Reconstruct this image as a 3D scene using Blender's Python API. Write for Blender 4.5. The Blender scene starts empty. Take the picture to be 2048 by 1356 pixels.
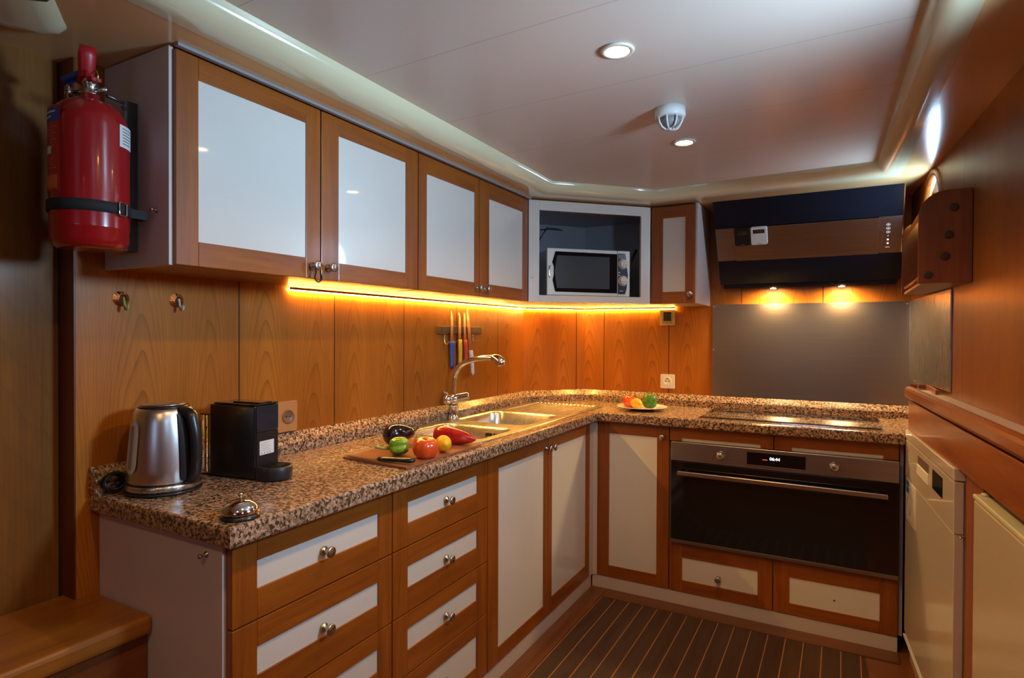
import bpy, bmesh, math, random
from mathutils import Vector, Matrix
random.seed(7)
S = bpy.context.scene
COL = S.collection

# ------------------------------------------------------------------ camera, world, exposure
cd = bpy.data.cameras.new('camera'); cam = bpy.data.objects.new('camera', cd); COL.objects.link(cam)
cd.sensor_width = 36; cd.sensor_fit = 'HORIZONTAL'; cd.lens = 1195.3235 / 2048 * 36; cd.clip_start = .02
yaw, pitch, roll = -0.5044, -0.0092, 0.0041
F = Vector((math.sin(yaw)*math.cos(pitch), math.cos(yaw)*math.cos(pitch), math.sin(pitch)))
R_ = Vector((math.cos(yaw), -math.sin(yaw), 0)); U_ = R_.cross(F)
R2 = math.cos(roll)*R_ + math.sin(roll)*U_; U2 = -math.sin(roll)*R_ + math.cos(roll)*U_
M = Matrix.Identity(4)
for i, v in enumerate((R2, U2, -F)):
    for j in range(3): M[j][i] = v[j]
M.translation = (1.1096, -2.871, 1.293)
cam.matrix_world = M
S.camera = cam
S.view_settings.view_transform = 'Standard'; S.view_settings.look = 'None'
S.view_settings.gamma = 1; S.view_settings.use_curve_mapping = False
S.view_settings.exposure = 0.15
S.cycles.caustics_reflective = False; S.cycles.caustics_refractive = False
W = bpy.data.worlds.new('world'); S.world = W; W.use_nodes = True
W.node_tree.nodes['Background'].inputs[0].default_value = (.45, .66, 1, 1)
W.node_tree.nodes['Background'].inputs[1].default_value = 3.0

def area(name, loc, direction, sx, sy, power, color, shape='RECTANGLE', spread=180):
    l = bpy.data.lights.new(name, 'AREA'); l.shape = shape; l.size = sx; l.size_y = sy
    l.energy = power; l.color = color; l.spread = math.radians(spread)
    o = bpy.data.objects.new(name, l); COL.objects.link(o); o.location = loc
    o.rotation_euler = Vector(direction).to_track_quat('-Z', 'Y').to_euler(); return o
def spot(name, loc, direction, power, color, ang=120, blend=.6, rad=.03):
    l = bpy.data.lights.new(name, 'SPOT'); l.energy = power; l.color = color
    l.spot_size = math.radians(ang); l.spot_blend = blend; l.shadow_soft_size = rad
    o = bpy.data.objects.new(name, l); COL.objects.link(o); o.location = loc
    o.rotation_euler = Vector(direction).to_track_quat('-Z', 'Y').to_euler(); return o
DAY = (.46, .72, 1.0)
WARM = (1.0, .55, .19)
# daylight through the portholes of the right wall
area('daylight_porthole', (1.57, -1.62, 1.66), (-1, .02, .06), .26, .26, 15, DAY, 'DISK', 125)
area('daylight_porthole', (1.645, -2.75, 1.66), (-1, .35, .2), .24, .24, 1.0, DAY, 'DISK', 120)
area('daylight_porthole', (1.455, .0, 1.772), (-1, -.25, .0), .31, .31, 6.5, DAY, 'DISK')

# ------------------------------------------------------------------ materials
class NT:
    def __init__(s, name):
        s.m = bpy.data.materials.new(name); s.m.use_nodes = True; s.t = s.m.node_tree
        s.b = s.t.nodes['Principled BSDF']; s._co = None
    def n(s, ty, **k):
        o = s.t.nodes.new(ty)
        for a, v in k.items(): setattr(o, a, v)
        return o
    def l(s, a, b): s.t.links.new(a, b)
    @property
    def co(s):
        if s._co is None: s._co = s.n('ShaderNodeTexCoord').outputs['Object']
        return s._co
    def val(s, x, inp):
        if isinstance(x, (int, float)): inp.default_value = x
        else: s.l(x, inp)
    def math(s, op, a, b=0.0, c=0.0):
        o = s.n('ShaderNodeMath', operation=op); s.val(a, o.inputs[0]); s.val(b, o.inputs[1])
        if len(o.inputs) > 2: s.val(c, o.inputs[2])
        return o.outputs[0]
    def mapping(s, scale=(1, 1, 1), loc=(0, 0, 0), rot=(0, 0, 0)):
        o = s.n('ShaderNodeMapping'); s.l(s.co, o.inputs[0]); o.inputs['Scale'].default_value = scale
        o.inputs['Location'].default_value = loc; o.inputs['Rotation'].default_value = rot; return o.outputs[0]
    def noise(s, vec, scale, detail=3, rough=.5, dist=0):
        o = s.n('ShaderNodeTexNoise'); s.l(vec, o.inputs['Vector']); o.inputs['Scale'].default_value = scale
        o.inputs['Detail'].default_value = detail; o.inputs['Roughness'].default_value = rough
        o.inputs['Distortion'].default_value = dist; return o.outputs['Fac']
    def ramp(s, f, stops, interp='LINEAR'):
        o = s.n('ShaderNodeValToRGB'); s.l(f, o.inputs[0]); e = o.color_ramp.elements; o.color_ramp.interpolation = interp
        while len(e) < len(stops): e.new(.5)
        for el, (p, c) in zip(e, stops): el.position = p; el.color = (*c, 1) if len(c) == 3 else c
        return o.outputs[0]
    def mix(s, f, a, b, bt='MIX'):
        o = s.n('ShaderNodeMix', data_type='RGBA', blend_type=bt)
        s.val(f, o.inputs[0])
        for x, i in ((a, 6), (b, 7)):
            if isinstance(x, tuple): o.inputs[i].default_value = (*x, 1)
            else: s.l(x, o.inputs[i])
        return o.outputs[2]
    def bump(s, h, strength=.2, dist=.002):
        o = s.n('ShaderNodeBump'); s.l(h, o.inputs['Height']); o.inputs['Strength'].default_value = strength
        o.inputs['Distance'].default_value = dist; s.l(o.outputs[0], s.b.inputs['Normal'])
    def set(s, **k):
        for a, v in k.items():
            i = s.b.inputs[a.replace('_', ' ')]
            if isinstance(v, (int, float)): i.default_value = v
            elif isinstance(v, tuple): i.default_value = (*v, 1) if len(v) == 3 else v
            else: s.l(v, i)
        return s

def plain(name, col, rough=.5, metal=0, coat=0, var=.06, vs=6, spec=.5):
    m = NT(name); nz = m.noise(m.mapping(), vs, 4)
    c2 = tuple(x*(1-var) for x in col)
    m.set(Base_Color=m.ramp(nz, [(.3, c2), (.7, col)]), Roughness=rough, Metallic=metal, Coat_Weight=coat, Specular_IOR_Level=spec)
    m.set(Coat_Roughness=.04)
    return m.m

def wood(name, axis, dark, light, rough=.34, coat=.12, scale=1.0):
    """straight grain along axis"""
    m = NT(name); sc = [14*scale, 14*scale, 14*scale]; sc['xyz'.index(axis)] = .9*scale
    v = m.mapping(tuple(sc))
    a = m.noise(v, 1.6, 5, .6, .8); b = m.noise(m.mapping(tuple(x*6 for x in sc)), 2.2, 3, .6)
    c = m.noise(m.mapping((1, 1, 1)), 1.7, 2)
    f = m.math('ADD', m.math('MULTIPLY', a, .62), m.math('ADD', m.math('MULTIPLY', b, .23), m.math('MULTIPLY', c, .15)))
    m.set(Base_Color=m.ramp(f, [(.33, dark), (.5, tuple((x+y)/2 for x, y in zip(dark, light))), (.66, light)]),
          Roughness=rough, Coat_Weight=coat, Coat_Roughness=.12)
    m.bump(b, .05, .001)
    return m.m

def wall_wood(name, ux, uy, off, pitchw, dark, light, rough=.36, k=38., darkg=(.03, .012, .004), amt_=1.05):
    """vertical boards with cathedral grain; u runs along (ux,uy), grooves every pitchw from off"""
    m = NT(name); sep = m.n('ShaderNodeSeparateXYZ'); m.l(m.co, sep.inputs[0])
    u = m.math('ADD', m.math('MULTIPLY', sep.outputs[0], ux), m.math('MULTIPLY', sep.outputs[1], uy))
    z = sep.outputs[2]
    t = m.math('DIVIDE', m.math('SUBTRACT', u, off), pitchw)
    fr = m.math('FRACT', t); idx = m.math('FLOOR', t)
    # two mirrored leaves per board
    h = m.math('SUBTRACT', m.math('FRACT', m.math('MULTIPLY', fr, 2.0)), .5)
    nz = m.noise(m.mapping((3, 3, 1.1)), 1.3, 3, .5)
    hu = m.math('ADD', m.math('MULTIPLY', h, pitchw/2), m.math('MULTIPLY', m.math('SUBTRACT', nz, .5), .05))
    par = m.math('MULTIPLY', m.math('MULTIPLY', hu, hu), k)
    val = m.math('ADD', m.math('ADD', m.math('MULTIPLY', z, .40), par), m.math('MULTIPLY', idx, .37))
    val = m.math('ADD', val, m.math('MULTIPLY', m.noise(m.mapping((8, 8, 1.5)), 1.0, 3), .10))
    ring = m.math('FRACT', m.math('MULTIPLY', val, 24.0))
    ring = m.math('POWER', ring, 5.0)
    wide = m.noise(m.mapping((5, 5, .6)), 1.5, 3, .55)
    fine = m.noise(m.mapping((160, 160, 6)), 1.0, 2, .6)
    base = m.ramp(m.math('ADD', m.math('MULTIPLY', wide, .7), m.math('MULTIPLY', fine, .3)), [(.3, dark), (.7, light)])
    amt = m.math('MULTIPLY', ring, m.math('MULTIPLY', m.noise(m.mapping((2.2, 2.2, 1)), 2.0, 2), amt_))
    c = m.mix(amt, base, tuple(x*.52 for x in dark))
    edge = m.math('LESS_THAN', m.math('ABSOLUTE', m.math('SUBTRACT', m.math('FRACT', m.math('ADD', t, .5)), .5)), .0022/pitchw)
    edge = m.math('MULTIPLY', edge, m.math('GREATER_THAN', t, -.6))
    c = m.mix(edge, c, darkg)
    m.set(Base_Color=c, Roughness=rough, Coat_Weight=.12, Coat_Roughness=.2, Specular_IOR_Level=.28)
    m.bump(m.math('SUBTRACT', 1.0, edge), .5, .002)
    return m.m

WD, WL = (.27, .075, .007), (.48, .158, .014)      # panelling
FD, FL = (.19, .043, .004), (.37, .102, .009)      # joinery
wood_x = wood('cherry_wood_x', 'x', FD, FL); wood_y = wood('cherry_wood_y', 'y', FD, FL); wood_z = wood('cherry_wood_z', 'z', FD, FL)
border_x = wood('border_wood_x', 'x', (.10, .030, .006), (.19, .062, .012)); border_y = wood('border_wood_y', 'y', (.10, .030, .006), (.19, .062, .012))
panel_left = wall_wood('panelling_left', 0, 1, -1.682, .39, WD, WL)
panel_diag = wall_wood('panelling_corner', .65, .76, -.1935, .34, WD, WL)
panel_back = wall_wood('panelling_back', 1, 0, -.117, .381, WD, WL)
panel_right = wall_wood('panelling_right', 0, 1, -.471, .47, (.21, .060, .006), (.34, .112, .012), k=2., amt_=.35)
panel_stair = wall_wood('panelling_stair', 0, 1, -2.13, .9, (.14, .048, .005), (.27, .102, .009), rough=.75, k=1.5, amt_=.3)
dark_wood = wood('dark_post_wood', 'z', (.10, .025, .006), (.17, .045, .011))
stair_wood = wood('stair_wood', 'y', (.20, .062, .006), (.36, .13, .014), rough=.4, coat=.08)
white_lam = plain('white_laminate', (.74, .70, .62), .22, coat=.7, var=.03)
white_paint = plain('white_paint', (.62, .54, .49), .35, var=.05)
white_enamel = plain('white_enamel', (.62, .53, .43), .18, coat=.5, var=.02)
fridge_mat = plain('fridge_white', (.58, .48, .34), .25, coat=.3, var=.03)
cream = plain('cream_gelcoat', (.78, .70, .44), .14, coat=.6, var=.03)
soffit_mat = plain('soffit_gelcoat', (.82, .50, .22), .2, coat=.35, var=.04)  # orange of reflected wood and warm bounce put into the base colour
black_gloss = plain('black_glass', (.006, .006, .008), .06, coat=.6)
black_plastic = plain('black_plastic', (.012, .012, .014), .3)
black_matte = plain('black_fabric', (.012, .012, .012), .8)
chrome = plain('chrome', (.78, .77, .75), .10, 1, var=.02)
nickel = plain('brushed_nickel', (.55, .52, .48), .26, 1)
brass = plain('brass', (.72, .52, .22), .28, 1)
rubber_blue = plain('blue_plastic', (.015, .07, .42), .4); yellow_pl = plain('yellow_plastic', (.85, .52, .02), .4)
red_pl = plain('red_plastic', (.62, .05, .03), .4); white_pl = plain('white_plastic', (.82, .80, .76), .3)
red_paint = plain('extinguisher_red', (.33, .006, .008), .22, coat=.5, var=.1)
paper = plain('paper_label', (.75, .74, .72), .6); ink = plain('ink', (.05, .05, .06), .7)
red_ink = plain('red_ink', (.55, .03, .03), .6); orange_ink = plain('orange_ink', (.75, .16, .05), .6); blue_ink = plain('blue_ink', (.02, .10, .36), .5)
pink_ink = plain('pale_red_ink', (.62, .22, .18), .6)
hole = plain('dark_recess', (.01, .006, .004), .8)
grey_pl = plain('grey_plastic', (.30, .30, .30), .4)

def brushed(name, axis, col, rough=.3, var=.82, bump=.04):
    m = NT(name); sc = [260, 260, 260]; sc['xyz'.index(axis)] = 2.5
    n_ = m.noise(m.mapping(tuple(sc)), 1, 3, .6); big = m.noise(m.mapping((2.5, 2.5, 2.5)), 1.6, 4)
    m.set(Base_Color=m.ramp(n_, [(.3, tuple(c*var for c in col)), (.7, col)]), Metallic=1.0,
          Roughness=m.math('ADD', rough-.04, m.math('MULTIPLY', m.math('ADD', n_, big), .05)))
    m.bump(n_, bump, .0006) if bump else None; return m.m
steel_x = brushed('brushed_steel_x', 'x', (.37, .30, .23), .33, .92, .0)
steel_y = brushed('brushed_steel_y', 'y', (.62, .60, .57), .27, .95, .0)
steel_z = brushed('brushed_steel_z', 'z', (.66, .64, .62), .26, .96, .0)

def granite():
    m = NT('speckled_granite'); v = m.mapping()
    a = m.noise(v, 128, 4, .55); b = m.noise(m.mapping((1, 1, 1), (3, 7, 1)), 85, 3, .6); c = m.noise(m.mapping((1, 1, 1), (9, 2, 5)), 230, 2)
    base = m.ramp(b, [(.36, (.24, .14, .08)), (.5, (.41, .24, .15)), (.62, (.57, .39, .27))])
    c1 = m.mix(m.ramp(a, [(.515, (0, 0, 0)), (.545, (1, 1, 1))]), base, (.052, .040, .022))
    c2 = m.mix(m.ramp(c, [(.60, (0, 0, 0)), (.66, (1, 1, 1))]), c1, (.13, .085, .04))
    m.set(Base_Color=c2, Roughness=.24, Coat_Weight=.15, Coat_Roughness=.1); return m.m
granite_m = granite()

def ceiling_mat():
    m = NT('ceiling_panel'); sep = m.n('ShaderNodeSeparateXYZ'); m.l(m.co, sep.inputs[0])
    yy = m.math('ADD', sep.outputs[1], m.math('MULTIPLY', sep.outputs[0], .045))
    t = m.math('DIVIDE', m.math('ADD', yy, .42), .40)
    e = m.math('LESS_THAN', m.math('ABSOLUTE', m.math('SUBTRACT', m.math('FRACT', m.math('ADD', t, .5)), .5)), .0028)
    n_ = m.noise(m.mapping(), 1.5, 3)
    m.set(Base_Color=m.mix(e, m.ramp(n_, [(.3, (.67, .55, .45)), (.7, (.71, .59, .49))]), (.42, .36, .30)),
          Roughness=.36, Coat_Weight=.12, Coat_Roughness=.2)
    m.bump(m.math('SUBTRACT', 1.0, e), .2, .001); return m.m
ceil_m = ceiling_mat()

def floor_mat():
    m = NT('striped_deck_mat'); sep = m.n('ShaderNodeSeparateXYZ'); m.l(m.co, sep.inputs[0])
    t = m.math('DIVIDE', m.math('SUBTRACT', sep.outputs[0], .02), .0685)
    e = m.math('LESS_THAN', m.math('ABSOLUTE', m.math('SUBTRACT', m.math('FRACT', m.math('ADD', t, .5)), .5)), .028)
    ribs = m.math('ABSOLUTE', m.math('SINE', m.math('MULTIPLY', sep.outputs[0], 620)))
    n_ = m.noise(m.mapping((12, 1.2, 1)), 2.5, 4)
    c = m.ramp(m.math('ADD', m.math('MULTIPLY', n_, .7), m.math('MULTIPLY', ribs, .3)), [(.25, (.030, .014, .008)), (.75, (.085, .038, .018))])
    m.set(Base_Color=m.mix(e, c, (.42, .17, .045)), Roughness=.5); m.bump(ribs, .3, .001); return m.m
floor_m = floor_mat()

def emit(name, col, st):
    m = NT(name); m.set(Base_Color=(.8, .8, .8), Emission_Color=col, Emission_Strength=st); return m.m
led_m = emit('led_glow', (1.0, .56, .11), 300)
bulb_m = emit('lamp_glow', (1.0, .74, .40), 26)
hoodbulb_m = emit('hood_lamp_glow', (1.0, .72, .38), 6)
disp_m = emit('display_digits', (.55, .80, 1.0), 3.0); dispred_m = emit('display_red', (1, .05, .02), 1.5)
icon_m = emit('lit_icons', (1, .93, .75), 3); icon2_m = emit('glowing_print', (.9, .9, .9), .35)  # printed hood marks get a faint glow of their own, though unlit
def lcd():
    m = NT('lcd_digits'); m.set(Base_Color=(.10, .09, .03), Roughness=.4); return m.m
lcd_m = lcd()
def glass(name, tint=(1, 1, 1), rough=0.0):
    m = NT(name); m.set(Base_Color=tint, Roughness=rough, Transmission_Weight=1.0, IOR=1.45); return m.m
glass_m = glass('clear_glass'); tank_m = glass('clear_tank_plastic', (.93, .97, 1))
def windowglass():
    m = NT('window_glass'); t = m.t; mx = m.n('ShaderNodeMixShader'); tr = m.n('ShaderNodeBsdfTransparent'); gl = m.n('ShaderNodeBsdfGlossy')
    gl.inputs['Roughness'].default_value = .02; mx.inputs[0].default_value = .08
    m.l(tr.outputs[0], mx.inputs[1]); m.l(gl.outputs[0], mx.inputs[2]); m.l(mx.outputs[0], t.nodes['Material Output'].inputs[0]); return m.m
wglass_m = windowglass()
board_m = plain('brown_board', (.30, .11, .055), .3, coat=.3, var=.12)
def veg(name, c1, c2, sc=25, rough=.22, coat=.5):
    m = NT(name); m.set(Base_Color=m.ramp(m.noise(m.mapping(), sc, 3, .5, .5), [(.35, c1), (.65, c2)]), Roughness=rough, Coat_Weight=coat, Coat_Roughness=.1,
                        Subsurface_Weight=.0); return m.m
tomato_m = veg('tomato_skin', (.62, .055, .008), (.74, .10, .015)); pepperg_m = veg('green_pepper_skin', (.12, .26, .008), (.24, .42, .03))
pepperr_m = veg('red_pepper_skin', (.33, .008, .006), (.50, .02, .01)); auber_m = veg('aubergine_skin', (.008, .003, .007), (.016, .006, .012), rough=.15)
lemon_m = veg('lemon_skin', (.80, .42, .01), (.88, .54, .02), 60, .35, .2); stem_m = veg('green_stem', (.10, .20, .02), (.24, .36, .06), 40, .5, 0)
darkstem_m = veg('dark_stem', (.02, .02, .01), (.05, .04, .02), 40, .5, 0); herb_m = veg('dark_green_leaf', (.03, .12, .004), (.09, .26, .01), 80, .4, .2)
plate_m = plain('white_porcelain', (.86, .83, .76), .12, coat=.5, var=.01)

# ------------------------------------------------------------------ mesh building
class MB:
    """collects shapes in world coordinates"""
    def __init__(s, smooth=False): s.bm = bmesh.new(); s.mi = 0; s.smooth = smooth
    def _fin(s, vs, fs, mi, smooth=None):
        for f in fs:
            f.material_index = s.mi if mi is None else mi
            f.smooth = s.smooth if smooth is None else smooth
    def box(s, x0, x1, y0, y1, z0, z1, mi=None, bev=0.0, rot=None, piv=None, seg=2):
        b = bmesh.new(); r = bmesh.ops.create_cube(b, size=1)
        sc = Matrix.Diagonal((abs(x1-x0), abs(y1-y0), abs(z1-z0), 1)); tr = Matrix.Translation(((x0+x1)/2, (y0+y1)/2, (z0+z1)/2))
        bmesh.ops.transform(b, matrix=tr @ sc, verts=b.verts)
        if bev > 0: bmesh.ops.bevel(b, geom=b.edges[:], offset=bev, segments=seg, affect='EDGES', profile=.5)
        if rot is not None: bmesh.ops.transform(b, matrix=rot, verts=b.verts)
        return s.merge(b, mi, smooth=False)
    def merge(s, b, mi=None, smooth=None, mat=None):
        if mat is not None: bmesh.ops.transform(b, matrix=mat, verts=b.verts)
        mp = {}
        for v in b.verts: mp[v] = s.bm.verts.new(v.co)
        fs = []
        for f in b.faces:
            try: nf = s.bm.faces.new([mp[v] for v in f.verts])
            except ValueError: continue
            fs.append(nf)
        s._fin(None, fs, mi, smooth); b.free(); return s
    def lathe(s, prof, c=(0, 0, 0), axis=(0, 0, 1), seg=32, mi=None, smooth=True, sq=None):
        """prof: list of (r, h)"""
        b = bmesh.new(); rings = []
        for r, h in prof:
            if r < 1e-6: rings.append([b.verts.new((0, 0, h))])
            else: rings.append([b.verts.new((r*math.cos(2*math.pi*i/seg), r*math.sin(2*math.pi*i/seg), h)) for i in range(seg)])
        for a, d in zip(rings, rings[1:]):
            for i in range(seg):
                j = (i+1) % seg
                if len(a) == 1 and len(d) == 1: continue
                if len(a) == 1: b.faces.new((a[0], d[j], d[i]))
                elif len(d) == 1: b.faces.new((a[i], a[j], d[0]))
                else: b.faces.new((a[i], a[j], d[j], d[i]))
        if len(rings[0]) > 1: b.faces.new(rings[0][::-1])
        if len(rings[-1]) > 1: b.faces.new(rings[-1])
        if sq:
            for v in b.verts: v.co.x *= sq[0]; v.co.y *= sq[1]
        q = Vector(axis).to_track_quat('Z', 'Y').to_matrix().to_4x4()
        return s.merge(b, mi, smooth, Matrix.Translation(c) @ q)
    def cyl(s, p0, p1, r, seg=20, mi=None, r2=None, bev=0):
        p0, p1 = Vector(p0), Vector(p1); L = (p1-p0).length; r2 = r if r2 is None else r2
        if bev: prof = [(r-bev, 0), (r, bev), (r2, L-bev), (r2-bev, L)]
        else: prof = [(r, 0), (r2, L)]
        return s.lathe(prof, p0, p1-p0, seg, mi)
    def tube(s, pts, r, seg=12, mi=None, cap=True, flat=None):
        """swept tube; r float or list"""
        pts = [Vector(p) for p in pts]; n = len(pts); rs = r if isinstance(r, list) else [r]*n
        b = bmesh.new(); rings = []; up = None
        for i, p in enumerate(pts):
            t = (pts[min(i+1, n-1)] - pts[max(i-1, 0)]).normalized()
            if up is None:
                up = Vector((0, 0, 1)) if abs(t.z) < .9 else Vector((1, 0, 0))
            sd = t.cross(up).normalized(); up = sd.cross(t).normalized()
            fx, fy = flat if flat else (1, 1)
            rings.append([b.verts.new(p + sd*math.cos(2*math.pi*k/seg)*rs[i]*fx + up*math.sin(2*math.pi*k/seg)*rs[i]*fy) for k in range(seg)])
        for a, d in zip(rings, rings[1:]):
            for k in range(seg): b.faces.new((a[k], a[(k+1) % seg], d[(k+1) % seg], d[k]))
        if cap: b.faces.new(rings[0][::-1]); b.faces.new(rings[-1])
        bmesh.ops.recalc_face_normals(b, faces=b.faces[:])
        return s.merge(b, mi, True)
    def prism(s, poly, axis, a0, a1, mi=None, bev=0.0, smooth=False):
        """poly 2D in the two other axes (cyclic xyz order), extruded along axis from a0 to a1"""
        b = bmesh.new()
        def P(p, a):
            return {'z': (p[0], p[1], a), 'x': (a, p[0], p[1]), 'y': (p[0], a, p[1])}[axis]
        lo = [b.verts.new(P(p, a0)) for p in poly]; hi = [b.verts.new(P(p, a1)) for p in poly]; n = len(poly)
        b.faces.new(lo); b.faces.new(hi[::-1])
        for i in range(n): b.faces.new((lo[i], hi[i], hi[(i+1) % n], lo[(i+1) % n]))
        bmesh.ops.recalc_face_normals(b, faces=b.faces[:])
        if bev: bmesh.ops.bevel(b, geom=b.edges[:], offset=bev, segments=2, affect='EDGES')
        return s.merge(b, mi, smooth)
    def loft(s, loops, mi=None, closed=True, capa=False, capb=False, smooth=True):
        b = bmesh.new(); L = [[b.verts.new(p) for p in lp] for lp in loops]; n = len(L[0])
        for a, d in zip(L, L[1:]):
            for i in range(n if closed else n-1): b.faces.new((a[i], a[(i+1) % n], d[(i+1) % n], d[i]))
        if capa: b.faces.new(L[0][::-1])
        if capb: b.faces.new(L[-1])
        bmesh.ops.recalc_face_normals(b, faces=b.faces[:])
        return s.merge(b, mi, smooth)
    def text(s, body, size, mat, mi=None, ext=.0004, align='CENTER'):
        cu = bpy.data.curves.new('t', 'FONT'); cu.body = body; cu.size = size; cu.extrude = ext; cu.align_x = align; cu.align_y = 'CENTER'
        o = bpy.data.objects.new('t', cu); COL.objects.link(o); dg = bpy.context.evaluated_depsgraph_get()
        me = bpy.data.meshes.new_from_object(o.evaluated_get(dg)); b = bmesh.new(); b.from_mesh(me)
        bpy.data.objects.remove(o); bpy.data.curves.remove(cu); bpy.data.meshes.remove(me)
        return s.merge(b, mi, False, mat)

ROOTM = {}
def obj(name, mb, mats, parent=None, subsurf=0, local=False):
    """link a builder as ONE mesh object; world coordinates are brought into the thing's own frame"""
    me = bpy.data.meshes.new(name)
    o = bpy.data.objects.new(name, me); COL.objects.link(o)
    inv = None
    if parent is not None:
        root = parent
        while root.parent: root = root.parent
        o.parent = parent
        if not local:
            inv = ROOTM[root.name].inverted()
            bmesh.ops.transform(mb.bm, matrix=inv, verts=mb.bm.verts)
    mb.bm.to_mesh(me); mb.bm.free()
    for m in (mats if isinstance(mats, (list, tuple)) else [mats]): me.materials.append(m)
    if subsurf:
        md = o.modifiers.new('sub', 'SUBSURF'); md.levels = md.render_levels = subsurf
    return o
def tag(o, label, cat=None, group=None, kind=None):
    if label: o['label'] = label
    if cat: o['category'] = cat
    if group: o['group'] = group
    if kind: o['kind'] = kind
    return o
def thing(name, label, cat, loc, rz=0, group=None):
    o = bpy.data.objects.new(name, None); o.empty_display_size = .05; COL.objects.link(o)
    o.location = loc; o.rotation_euler = (0, 0, rz)
    ROOTM[o.name] = Matrix.Translation(loc) @ Matrix.Rotation(rz, 4, 'Z')
    return tag(o, label, cat, group)
def struct(name, mb, m, parent=None):
    o = obj(name, mb, m, parent)
    if parent is None: o['kind'] = 'structure'; ROOTM[o.name] = Matrix.Identity(4)
    return o
def single(name, mb, mats, label, cat, loc, group=None, subsurf=0, rz=0):
    """a thing that is one mesh: origin at loc"""
    m = Matrix.Translation(loc) @ Matrix.Rotation(rz, 4, 'Z')
    bmesh.ops.transform(mb.bm, matrix=m.inverted(), verts=mb.bm.verts)
    o = obj(name, mb, mats, None, subsurf); o.location = loc; o.rotation_euler = (0, 0, rz); ROOTM[o.name] = m
    return tag(o, label, cat, group)
def rounded(x0, x1, y0, y1, r, n=6):
    out = []
    for cx, cy, a0 in ((x1-r, y1-r, 0), (x0+r, y1-r, 90), (x0+r, y0+r, 180), (x1-r, y0+r, 270)):
        for i in range(n+1):
            a = math.radians(a0 + 90*i/n); out.append((cx+r*math.cos(a), cy+r*math.sin(a)))
    return out
def crv(pts, n=8):
    """Catmull-Rom through points"""
    P = [Vector(p) for p in pts]; P = [P[0]*2-P[1]] + P + [P[-1]*2-P[-2]]; out = []
    for i in range(1, len(P)-2):
        a, b, c, d = P[i-1:i+3]
        for k in range(n):
            t = k/n; out.append(.5*((2*b) + (c-a)*t + (2*a-5*b+4*c-d)*t*t + (3*b-a-3*c+d)*t**3))
    out.append(P[-2]); return out

# ------------------------------------------------------------------ the setting
YR = -4.2                                         # rear wall
wx = lambda y: 1.421 - .066*y                      # right wall line
ZS, ZC = 1.946, 2.0                               # soffit, ceiling
mb = MB(); mb.box(-.62, 1.9, YR, .6, -.03, 0); struct('floor', mb, [plain('floor_varnish', (.20, .07, .022), .3, coat=.4)])
mb = MB(); mb.prism([(.085, -.095), (1.20, -.10), (1.255, -1.0), (1.25, -2.0), (.085, -2.0)], 'z', 0, .004)
deck = obj('striped_floor_mat', mb, floor_m); tag(deck, 'dark brown ribbed floor mat with thin orange stripes between the cabinets', 'floor mat')
mb = MB(); mb.box(-.594, -.494, -2.125, .25, 0, ZS); struct('wall_left', mb, panel_left)
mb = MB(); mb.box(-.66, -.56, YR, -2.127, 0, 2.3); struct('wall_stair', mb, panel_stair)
mb = MB(); mb.box(-.5595, -.4945, -2.128, -2.1255, 0, ZS); struct('trim_1', mb, dark_wood)
mb = MB(); mb.prism([(-.494, .17), (-.235, .473), (-.235, .573), (-.594, .573), (-.594, .17)], 'z', 0, 1.99); struct('wall_corner', mb, panel_diag)
mb = MB(); mb.box(-.235, 1.49, .473, .573, 0, 2.05); struct('wall_back', mb, panel_back)
# right wall with porthole openings, built as panels round the holes
PH = [(.0, 1.772, .15), (-1.62, 1.66, .13), (-2.75, 1.66, .13)]     # y, z, r
def right_wall():
    b = bmesh.new(); th = .018
    def V(y, z, o=0): return b.verts.new((wx(y)+o, y, z))
    ys = [YR]; 
    for (y, z, r) in sorted(PH): ys += [y-r*1.25, y+r*1.25]
    ys.append(.473)
    for o in (0, th):
        for i in range(len(ys)-1):
            y0, y1 = ys[i], ys[i+1]
            hole_ = [p for p in PH if abs(p[0]-(y0+y1)/2) < 1e-3]
            if not hole_:
                b.faces.new((V(y0, 0, o), V(y1, 0, o), V(y1, 2.05, o), V(y0, 2.05, o)))
            else:
                y, z, r = hole_[0]; R = r*1.25; N = 32
                b.faces.new((V(y0, 0, o), V(y1, 0, o), V(y1, z-R, o), V(y0, z-R, o)))
                b.faces.new((V(y0, z+R, o), V(y1, z+R, o), V(y1, 2.05, o), V(y0, 2.05, o)))
                cir = [V(y+r*math.cos(2*math.pi*k/N), z+r*math.sin(2*math.pi*k/N), o) for k in range(N)]
                def sqp(k):
                    a = 2*math.pi*k/N; c, s_ = math.cos(a), math.sin(a); m_ = max(abs(c), abs(s_)); return V(y+R*c/m_, z+R*s_/m_, o)
                sq = [sqp(k) for k in range(N)]
                for k in range(N): b.faces.new((cir[k], cir[(k+1) % N], sq[(k+1) % N], sq[k]))
    m = MB(); m.merge(b)
    for (y, z, r) in PH:
        N = 32
        m.loft([[(wx(y+r*math.cos(2*math.pi*k/N))+o, y+r*math.cos(2*math.pi*k/N), z+r*math.sin(2*math.pi*k/N)) for k in range(N)] for o in (0, th)])
    return m
struct('wall_right', right_wall(), panel_right)
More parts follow.
